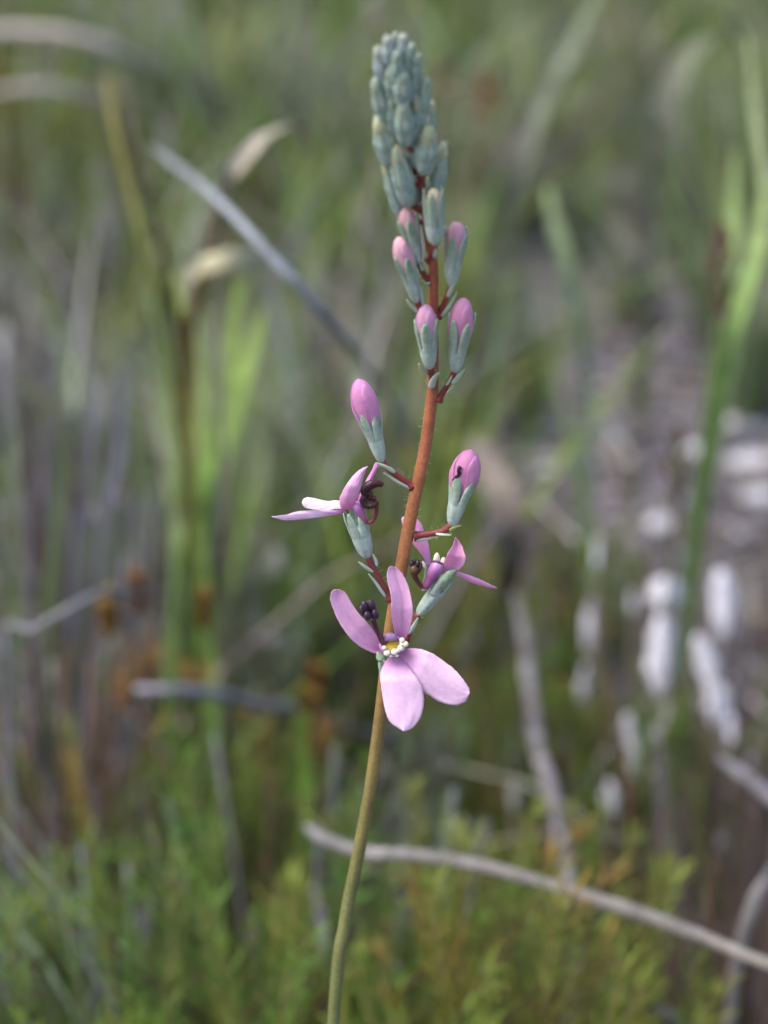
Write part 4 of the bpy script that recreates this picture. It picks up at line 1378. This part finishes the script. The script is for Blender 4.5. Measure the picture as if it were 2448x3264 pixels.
# the plump bud with a dark tip of the column showing
pb = pink_bud(c3, (1175, 1495), (1365, 765), 245, 0.36, 0.63, s(202, 150, 182), s(228, 152, 200), [(815, 1592, 0), (960, 1570, 0.2), (1090, 1545, 0.3), (1175, 1488, 0.4)],
              [([(1025, 1572, 0.8), (1090, 1580, 1.0), (1175, 1585, 1.0)], 42), ([(815, 1640, 0.2), (920, 1625, 0.3), (1060, 1600, 0.3)], 36), ([(1150, 1545, 0.6), (1210, 1510, 0.9), (1270, 1495, 1.0)], 44, 0.9)],
              mm=0.5, wk=1.06, phase=0.85, flare=1.02, f0=0.28, ped_r=11, fold_ph=0.1)
mb = MB()
sm = catmull([tuple(Q(*p)) for p in c3([(1258, 925, 2.1), (1238, 965, 2.2), (1250, 1000, 2.1), (1215, 1035, 1.7), (1190, 1060, 1.2)])], 12)
mb.tube(sm, [17 * 0.33 * U(1500) * (1 + 0.3 * math.sin(i * 2.1)) for i in range(12)], s(44, 22, 40), seg=8)
put('column', mb, M_ANTHER, pb, Vector(sm[0]))


# ------------------------------------------------------------------ open flowers
def petal(parent, left, right, mm_keys, bulge, base_c, mid_c, edge_c, vein=0.10, N=34, M=19, ragged=0.9, thick=0.00011, label=None):
    """left / right: edge outlines in photograph pixels from the throat to the tip."""
    le, ri = catmull(left, N), catmull(right, N)
    grid, cols = [], []
    for i in range(N):
        u = i / (N - 1)
        mm = lerp_keys(mm_keys, u)
        row, cr = [], []
        for j in range(M):
            v = j / (M - 1)
            x = le[i][0] * (1 - v) + ri[i][0] * v
            y = le[i][1] * (1 - v) + ri[i][1] * v
            if j in (0, M - 1) and u > 0.15:
                x += ragged * 1.4 * noise.noise(Vector((i * 0.8, j, mm))) + random.uniform(-1, 1) * ragged * 0.5 * (1 + 2 * (u > 0.8))
                y += ragged * 1.4 * noise.noise(Vector((i * 0.8, j, mm + 9))) + random.uniform(-1, 1) * ragged * 0.5 * (1 + 2 * (u > 0.8))
            q = 2 * v - 1
            wav = 0.10 * noise.noise(Vector((q * 1.6 + mm, u * 3.0, 0.7))) + 0.012 * math.sin(q * 14 + 2 * u) * min(1, 2 * u) + 0.12 * abs(q) ** 3 * math.sin(u * 11 + mm)
            row.append(Q(x, y, mm + wav + bulge * (1 - q * q) * min(1, 3 * u + 0.2) * (1 - 0.5 * u)))
            cc = mixc(base_c, mid_c, min(1, u * 3.2))
            cc = mixc(cc, edge_c, 0.65 * abs(q) ** 2 * min(1, u * 2))
            k = vein * math.exp(-(q / 0.12) ** 2) * (1 - 0.6 * u)
            cc = mixc(cc, base_c, min(0.9, k * 2.2 + 0.05 * max(0, math.sin(q * 15 + 1.3 * math.sin(u * 4))) ** 4 * (1 - 0.7 * u) + 0.10 * max(0, noise.noise(Vector((q * 3, u * 5, mm))))))
            if abs(q) > 0.93:
                cc = mixc(cc, (0.85, 0.42, 0.62), 0.25)
            cr.append(cc)
        grid.append(row)
        cols.append(cr)
    mb = MB()
    mb.sheet(grid, cols, thick)
    o = put('petal', mb, M_PETAL, parent, grid[0][M // 2])
    if label:
        tag(o, label)
    return o


def tubepx(parent, name, pts, radii, cols, mat, k=1.0, n=22, seg=12, bump=None):
    """pts (px,py,mm), radii in photograph pixels."""
    w4 = [tuple(Q(*p)) + (r * U(p[1]) * k,) for p, r in zip(pts, radii)]
    sm = catmull(w4, n)
    mb = MB()
    cc = [lerp_keys([(i / (len(cols) - 1), c) for i, c in enumerate(cols)], j / (n - 1)) for j in range(n)] if isinstance(cols, list) else cols
    mb.tube([p[:3] for p in sm], [max(1e-6, p[3]) for p in sm], cc, seg=seg, bump=bump)
    return put(name, mb, mat, parent, Vector(sm[0][:3]))


LIL_B, LIL_M, LIL_E = s(190, 118, 172), s(238, 190, 228), s(248, 206, 234)
PAL_M, PAL_E = s(246, 214, 240), s(250, 222, 244)  # lower petals: the strong light on them is put into a paler colour

# --- flower facing the viewer
(hb,) = c6([(700, 985)])
sx, _ = stem_xy(hb[1] + 30)
part, fr = calyx('flower', (sx + 3, hb[1] + 62, 2.4), (1020 + 745 * 0.31344, 1780 + 925 * 0.31344, 9.0), 84, 0.62, 0.92, phase=2.2, flare=1.0)
tag(part, 'fully open flower with four lilac pink petals and a cream throat')
stalk(part, [(sx, hb[1] + 85, 0), (sx + 2, hb[1] + 75, 1.2), (sx + 3, hb[1] + 62, 2.5)], 11)
petal(part, c6([(640, 955), (560, 966), (450, 922), (350, 852), (262, 752), (182, 622), (122, 482), (104, 385), (130, 322), (180, 318)]),
      c6([(650, 900), (610, 832), (555, 750), (490, 664), (405, 575), (343, 490), (292, 405), (262, 356), (230, 330), (180, 318)]),
      [(0, 8.6), (0.4, 9.6), (1, 9.2)], -0.7, LIL_B, LIL_M, LIL_E)
petal(part, c6([(775, 815), (748, 710), (731, 620), (722, 540), (726, 450), (716, 350), (692, 262), (681, 172), (700, 92), (745, 84)]),
      c6([(862, 822), (905, 742), (931, 650), (946, 560), (936, 450), (912, 332), (880, 232), (840, 160), (795, 104), (745, 84)]),
      [(0, 8.4), (0.4, 9.2), (1, 8.4)], -0.6, LIL_B, LIL_M, LIL_E, vein=0.25)
petal(part, c6([(850, 925), (930, 913), (1040, 925), (1140, 965), (1250, 1038), (1380, 1140), (1462, 1240), (1512, 1312), (1520, 1370)]),
      c6([(800, 1000), (880, 1110), (960, 1220), (1048, 1350), (1112, 1395), (1200, 1450), (1300, 1486), (1400, 1490), (1482, 1452), (1520, 1370)]),
      [(0, 8.6), (0.3, 10.6), (1, 12.6)], 0.5, s(206, 138, 196), PAL_M, PAL_E, vein=0.06)
petal(part, c6([(690, 1010), (632, 1110), (612, 1200), (620, 1300), (641, 1430), (668, 1560), (705, 1655), (780, 1715), (850, 1757)]),
      c6([(822, 1000), (905, 1100), (975, 1200), (1034, 1290), (1052, 1370), (1056, 1470), (1036, 1580), (990, 1670), (920, 1738), (850, 1757)]),
      [(0, 8.8), (0.3, 11.2), (1, 13.6)], 0.5, s(206, 138, 196), PAL_M, PAL_E, vein=0.05)
# throat ring, yellow throat, purple hood
mb = MB()
ctr = Q(*c6([(735, 890, 9.6)])[0])
up2 = (UP * 0.75 - FWD * -0.66).normalized()
n_thr = (-FWD * 0.8 + UP * 0.35).normalized()
ea = RIGHT
eb = n_thr.cross(ea).normalized()
uu = U(2060) * 0.31344
ring = [ctr + ea * (math.cos(t) * 112 * uu) + eb * (math.sin(t) * 85 * uu) for t in [2 * math.pi * k / 24 for k in range(25)]]
mb.tube(ring, 26 * uu, s(150, 92, 150), seg=8, cap=False)
put('throat_rim', mb, M_COLUMN, part, ctr)
mb = MB()
mb.ball(ctr - n_thr * (30 * uu), 105 * uu, 80 * uu, 60 * uu, s(214, 176, 62), axis=n_thr, seg=20, rings=10)
put('throat', mb, M_CREAM, part, ctr)
for (x, y, rx) in [(652, 908, 24), (682, 960, 36), (722, 985, 24), (757, 950, 36), (800, 930, 26), (822, 908, 36), (838, 868, 30), (868, 870, 32), (835, 830, 28), (780, 985, 22)]:
    (p,) = c6([(x, y, 10.5)])
    q = Q(*p)
    mb = MB()
    b0 = ctr + (q - ctr) * 0.86 - n_thr * (45 * uu)
    mb.tube([b0, b0.lerp(q, 0.55), b0.lerp(q, 0.85), q, q + n_thr * (rx * 0.55 * uu), q + n_thr * (rx * 0.85 * uu)],
            [rx * 0.62 * uu, rx * 0.66 * uu, rx * 0.86 * uu, rx * uu, rx * 0.8 * uu, rx * 0.3 * uu], [s(236, 226, 196), s(240, 234, 210), s(246, 242, 226), s(246, 242, 226), s(244, 238, 212), s(244, 238, 212)], seg=10)
    put('throat_appendage', mb, M_CREAM, part, b0)
tubepx(part, 'column_hood', c6([(648, 830, 9.3), (690, 800, 9.8), (735, 798, 9.8), (775, 825, 9.4)]), [8, 12, 12, 7], [s(130, 88, 140), s(160, 122, 168), s(160, 122, 168), s(140, 96, 150)], M_COLUMN, k=1.0, seg=12)
tubepx(part, 'column', c6([(655, 890, 9.0), (615, 800, 10.0), (565, 690, 10.8), (535, 610, 11.2)]), [10, 9.5, 9, 10], [s(120, 70, 120), s(96, 44, 70), s(82, 36, 54), s(70, 30, 46)], M_COLUMN)
mb = MB()
ah = Q(*c6([(505, 535, 11.3)])[0])
k6 = 0.31344 * U(1950)
axd = (Q(*c6([(470, 440, 11.3)])[0]) - Q(*c6([(550, 640, 11.3)])[0])).normalized()
for (dx, dy, lx, lz, dm) in [(-42, -48, 40, 58, 0.2), (22, -62, 40, 58, 0.3), (-18, 45, 38, 50, 0.3), (58, 30, 36, 54, 0.2), (-65, 0, 34, 62, -0.4), (10, -20, 60, 90, -0.8)]:
    q = ah + RIGHT * (dx * k6) - UP * (dy * k6) - FWD * (dm * 0.001)
    mb.ball(q, lx * k6, lx * k6 * 0.8, lz * k6, s(52, 30, 52), axis=axd, seg=12, rings=8)
put('anther', mb, M_ANTHER, part, ah)
tubepx(part, 'sepal', c6([(655, 1035, 8.4), (615, 1000, 8.6), (583, 955, 8.8)]), [11, 15, 3], [s(130, 154, 120), s(150, 172, 138)], M_CALYX, k=1.0)

# --- flower seen from the side, its petals spread away from the stem
(hb,), (ht,) = c4([(1143, 1232)]), c4([(985, 700)])
part, fr = calyx('flower', (hb[0], hb[1], 0.8), (ht[0], ht[1], 1.2), 70, 0.58, 1.0, phase=0.95, flare=1.0, nsep=5)
tag(part, 'open flower in side view with two petals spread flat and a coiled dark column')
stalk(part, c4([(1395, 1690, 0), (1330, 1560, 0.3), (1210, 1350, 0.7), (1145, 1225, 0.8)]), 10.5, col=(s(128, 60, 56), s(122, 66, 66)))
for bp, wd in (([(1205, 1395, 1.4), (1120, 1340, 1.7), (1045, 1280, 1.8)], 46), ([(1250, 1330, 1.2), (1240, 1270, 1.4), (1200, 1190, 1.5)], 36), ([(1345, 1670, 0.6), (1250, 1530, 0.9), (1155, 1410, 1.0)], 38)):
    bract(part, c4(bp), wd * 0.289)
petal(part, c4([(870, 720), (842, 660), (840, 585), (868, 512), (920, 422), (990, 332), (1065, 265), (1147, 230)]),
      c4([(985, 700), (1010, 640), (1042, 560), (1068, 478), (1090, 385), (1108, 325), (1130, 270), (1147, 230)]),
      [(0, 1.8), (0.5, 3.0), (1, 2.4)], 0.7, s(218, 130, 186), s(240, 190, 226), s(244, 200, 232), vein=0.05)
petal(part, c4([(1030, 640), (1050, 565), (1092, 460), (1150, 350), (1200, 262), (1222, 200), (1250, 185)]),
      c4([(1075, 640), (1100, 585), (1142, 480), (1200, 370), (1244, 275), (1268, 215), (1250, 185)]),
      [(0, -0.5), (1, -2.2)], 0.3, s(200, 120, 180), s(230, 160, 220), s(236, 176, 224))
petal(part, c4([(900, 620), (790, 605), (700, 612), (600, 590), (490, 571), (440, 590), (424, 630)]),
      c4([(880, 700), (790, 700), (715, 716), (600, 712), (480, 692), (440, 668), (424, 630)]),
      [(0, 0.2), (0.4, -3.0), (1, -6.5)], 0.2, s(244, 220, 240), s(250, 236, 246), s(252, 238, 246), vein=0.0, ragged=0.4)  # near white: blown-out light from above is put into the petal colour
petal(part, c4([(880, 715), (750, 714), (600, 716), (420, 722), (335, 735), (250, 764), (150, 776), (90, 784)]),
      c4([(880, 748), (720, 772), (560, 797), (390, 816), (290, 822), (220, 820), (140, 803), (90, 784)]),
      [(0, 1.2), (0.4, 3.6), (1, 5.5)], 0.15, s(210, 130, 200), s(246, 216, 240), s(246, 212, 240), vein=0.0, ragged=0.4)  # light on the upper face is put into this pale pink
tubepx(part, 'column_hood', c4([(1005, 640, 1.6), (1040, 680, 1.9), (1080, 770, 1.9), (1125, 835, 1.8), (1150, 848, 1.6)]), [11, 17, 14, 9, 6], [s(176, 120, 172), s(160, 104, 160), s(166, 106, 146), s(160, 90, 120), s(120, 56, 72)], M_COLUMN)
tubepx(part, 'column', c4([(1135, 850, 1.7), (1185, 842, 1.8), (1228, 790, 1.8), (1245, 700, 1.8), (1225, 620, 1.9), (1205, 560, 2.0)]), [6, 6, 6.5, 7.5, 8, 9], [s(120, 52, 66), s(112, 50, 58), s(104, 44, 50), s(88, 36, 42)], M_COLUMN)
tubepx(part, 'anther', c4([(1312, 437, 2.4), (1255, 418, 2.5), (1185, 432, 2.6), (1125, 470, 2.6), (1115, 520, 2.6), (1140, 545, 2.4), (1105, 575, 2.6), (1098, 615, 2.6), (1130, 655, 2.6), (1185, 660, 2.6), (1235, 640, 2.4), (1262, 625, 2.2)]),
       [7, 12, 15, 15, 12, 10, 9, 10, 11, 10, 9, 6], [s(70, 28, 32), s(58, 26, 34), s(46, 22, 30), s(52, 26, 30), s(60, 28, 34)], M_ANTHER, n=48, bump=lambda u, th: 1 + 0.12 * math.cos(2 * th))
mb = MB()
q = Q(*c4([(1170, 545, 2.0)])[0])
mb.ball(q, 52 * 0.289 * U(1580), 30 * 0.289 * U(1580), 70 * 0.289 * U(1580), s(70, 40, 30), axis=UP, seg=12, rings=8)
put('anther', mb, M_ANTHER, part, q)

# --- flower leaning the other way, partly behind the stem
(hb,), (ht,) = c5([(465, 1410)]), c5([(870, 900)])
part, fr = calyx('flower', (hb[0], hb[1], 0.6), (ht[0], ht[1], 1.0), 54, 0.66, 1.0, phase=0.2, flare=0.9, nsep=5, skip=(1, 2))
tag(part, 'open flower leaning out behind the stem with a purple hooded throat')
stalk(part, c5([(300, 1730, 0), (370, 1620, 0.2), (430, 1500, 0.5), (465, 1400, 0.6)]), 9.5)
bract(part, c5([(345, 1660, 0.9), (410, 1560, 1.2), (470, 1445, 1.3)]), 16)


def sepal_px(left, right, mk, bulge=0.5):
    le, ri = catmull(c5(left), 16), catmull(c5(right), 16)
    grid, cols = [], []
    for i in range(16):
        u = i / 15
        row, cr = [], []
        for j in range(7):
            v = j / 6
            q = 2 * v - 1
            row.append(Q(le[i][0] * (1 - v) + ri[i][0] * v, le[i][1] * (1 - v) + ri[i][1] * v, lerp_keys(mk, u) + bulge * (1 - q * q)))
            cr.append(mixc(mixc(TUBE_A, s(108, 134, 104), min(1, u * 1.5)), SEP_EDGE, 0.6 * abs(q) ** 3))
        grid.append(row)
        cols.append(cr)
    mb = MB()
    mb.sheet(grid, cols, 0.0002)
    put('sepal', mb, M_CALYX, part, grid[0][3])


sepal_px([(600, 1110), (680, 1000), (760, 900), (860, 830), (930, 808), (985, 815)], [(700, 1200), (790, 1070), (880, 1000), (940, 920), (970, 860), (985, 815)], [(0, 1.4), (0.5, 2.4), (1, 2.0)])
sepal_px([(520, 1090), (535, 990), (550, 880), (560, 780), (575, 700)], [(590, 1090), (585, 990), (590, 880), (600, 780), (575, 700)], [(0, 0.8), (1, -0.2)], 0.2)
petal(part, c5([(785, 870), (795, 775), (828, 680), (862, 590), (920, 500), (945, 440), (960, 383)]),
      c5([(900, 850), (995, 815), (1052, 768), (1084, 718), (1096, 650), (1072, 575), (1052, 505), (1005, 438), (960, 383)]),
      [(0, 1.5), (0.5, 3.2), (1, 2.6)], -0.8, s(224, 176, 216), s(238, 172, 214), s(246, 196, 226), vein=0.05)
petal(part, c5([(600, 760), (555, 680), (480, 575), (410, 485), (330, 350), (265, 215), (246, 145), (275, 108), (360, 85)]),
      c5([(650, 760), (636, 690), (625, 600), (606, 480), (590, 425), (546, 300), (520, 235), (465, 145), (360, 85)]),
      [(0, -0.6), (0.5, -2.0), (1, -3.5)], 0.4, s(204, 140, 196), s(240, 174, 218), s(246, 192, 228), vein=0.12)
petal(part, c5([(930, 850), (1010, 845), (1150, 888), (1300, 948), (1420, 1008), (1480, 1034), (1518, 1055)]),
      c5([(930, 880), (1000, 892), (1150, 972), (1300, 1022), (1420, 1048), (1480, 1058), (1518, 1055)]),
      [(0, 0.6), (1, -3.0)], 0.15, s(230, 164, 210), s(244, 178, 220), s(246, 196, 230), vein=0.04)
petal(part, c5([(560, 800), (525, 760), (515, 715), (530, 690)]), c5([(590, 790), (565, 750), (555, 710), (530, 690)]), [(0, -0.8), (1, -3.0)], 0.1, LIL_B, LIL_E, LIL_E, N=8, M=5, ragged=0.4)
tubepx(part, 'column_hood', c5([(735, 735, 1.8), (715, 775, 2.0), (670, 860, 2.0), (620, 950, 1.9), (575, 1025, 1.8), (545, 1045, 1.7)]), [18, 21, 21, 16, 13, 7], [s(186, 132, 182), s(156, 98, 156), s(140, 78, 126), s(150, 92, 136), s(126, 66, 100)], M_COLUMN, seg=16)
tubepx(part, 'throat_rim', c5([(650, 705, 1.9), (710, 700, 2.4), (765, 722, 2.4), (795, 755, 2.0), (760, 830, 2.0), (720, 890, 1.8)]), [3, 3.5, 3.5, 4, 7, 4], [s(110, 62, 110), s(96, 58, 110), s(170, 110, 70), s(214, 164, 92)], M_COLUMN, n=26, seg=8)
for pts, rr in (([(712, 740, 1.0), (712, 680, 1.1), (716, 625, 1.2), (718, 592, 1.2)], [11, 10.5, 8.5, 3.5]), ([(790, 760, 1.2), (795, 710, 1.3), (802, 672, 1.3), (805, 650, 1.3)], [9, 8.5, 7, 3])):
    tubepx(part, 'throat_appendage', c5(pts), rr, [s(244, 232, 220), s(246, 240, 214), s(246, 240, 206)], M_CREAM, seg=10)
tubepx(part, 'column', c5([(560, 1045, 1.7), (510, 1030, 1.8), (465, 975, 1.9), (430, 915, 2.0), (415, 870, 2.0)]), [7, 7, 7.5, 9, 11], [s(110, 50, 66), s(98, 42, 48), s(84, 40, 40), s(76, 44, 34)], M_COLUMN)
q = Q(*c5([(425, 800, 2.0)])[0])
k5 = 0.24111 * U(1800)
mb = MB()
mb.ball(q - UP * (10 * k5), 78 * k5, 62 * k5, 85 * k5, s(88, 54, 34), axis=UP, seg=14, rings=10)
put('anther', mb, M_ANTHER, part, q)
mb = MB()
for dx, dy, lx, lz, dm in [(-40, -70, 34, 52, 0.3), (35, -70, 34, 56, 0.35), (72, -20, 26, 62, 0.2), (-5, -100, 30, 22, 0.1)]:
    mb.ball(q + RIGHT * (dx * k5) - UP * (dy * k5) - FWD * (dm * 0.001), lx * k5, lx * k5, lz * k5, s(34, 22, 24), axis=UP + RIGHT * (dx * 0.004), seg=12, rings=8)
put('anther_lobe', mb, M_ANTHER, part, q)
hp = put('gland_hair', HAIRS, M_CREAM, stem, WORLD_LOC[stem])
tag(hp, kind='stuff')
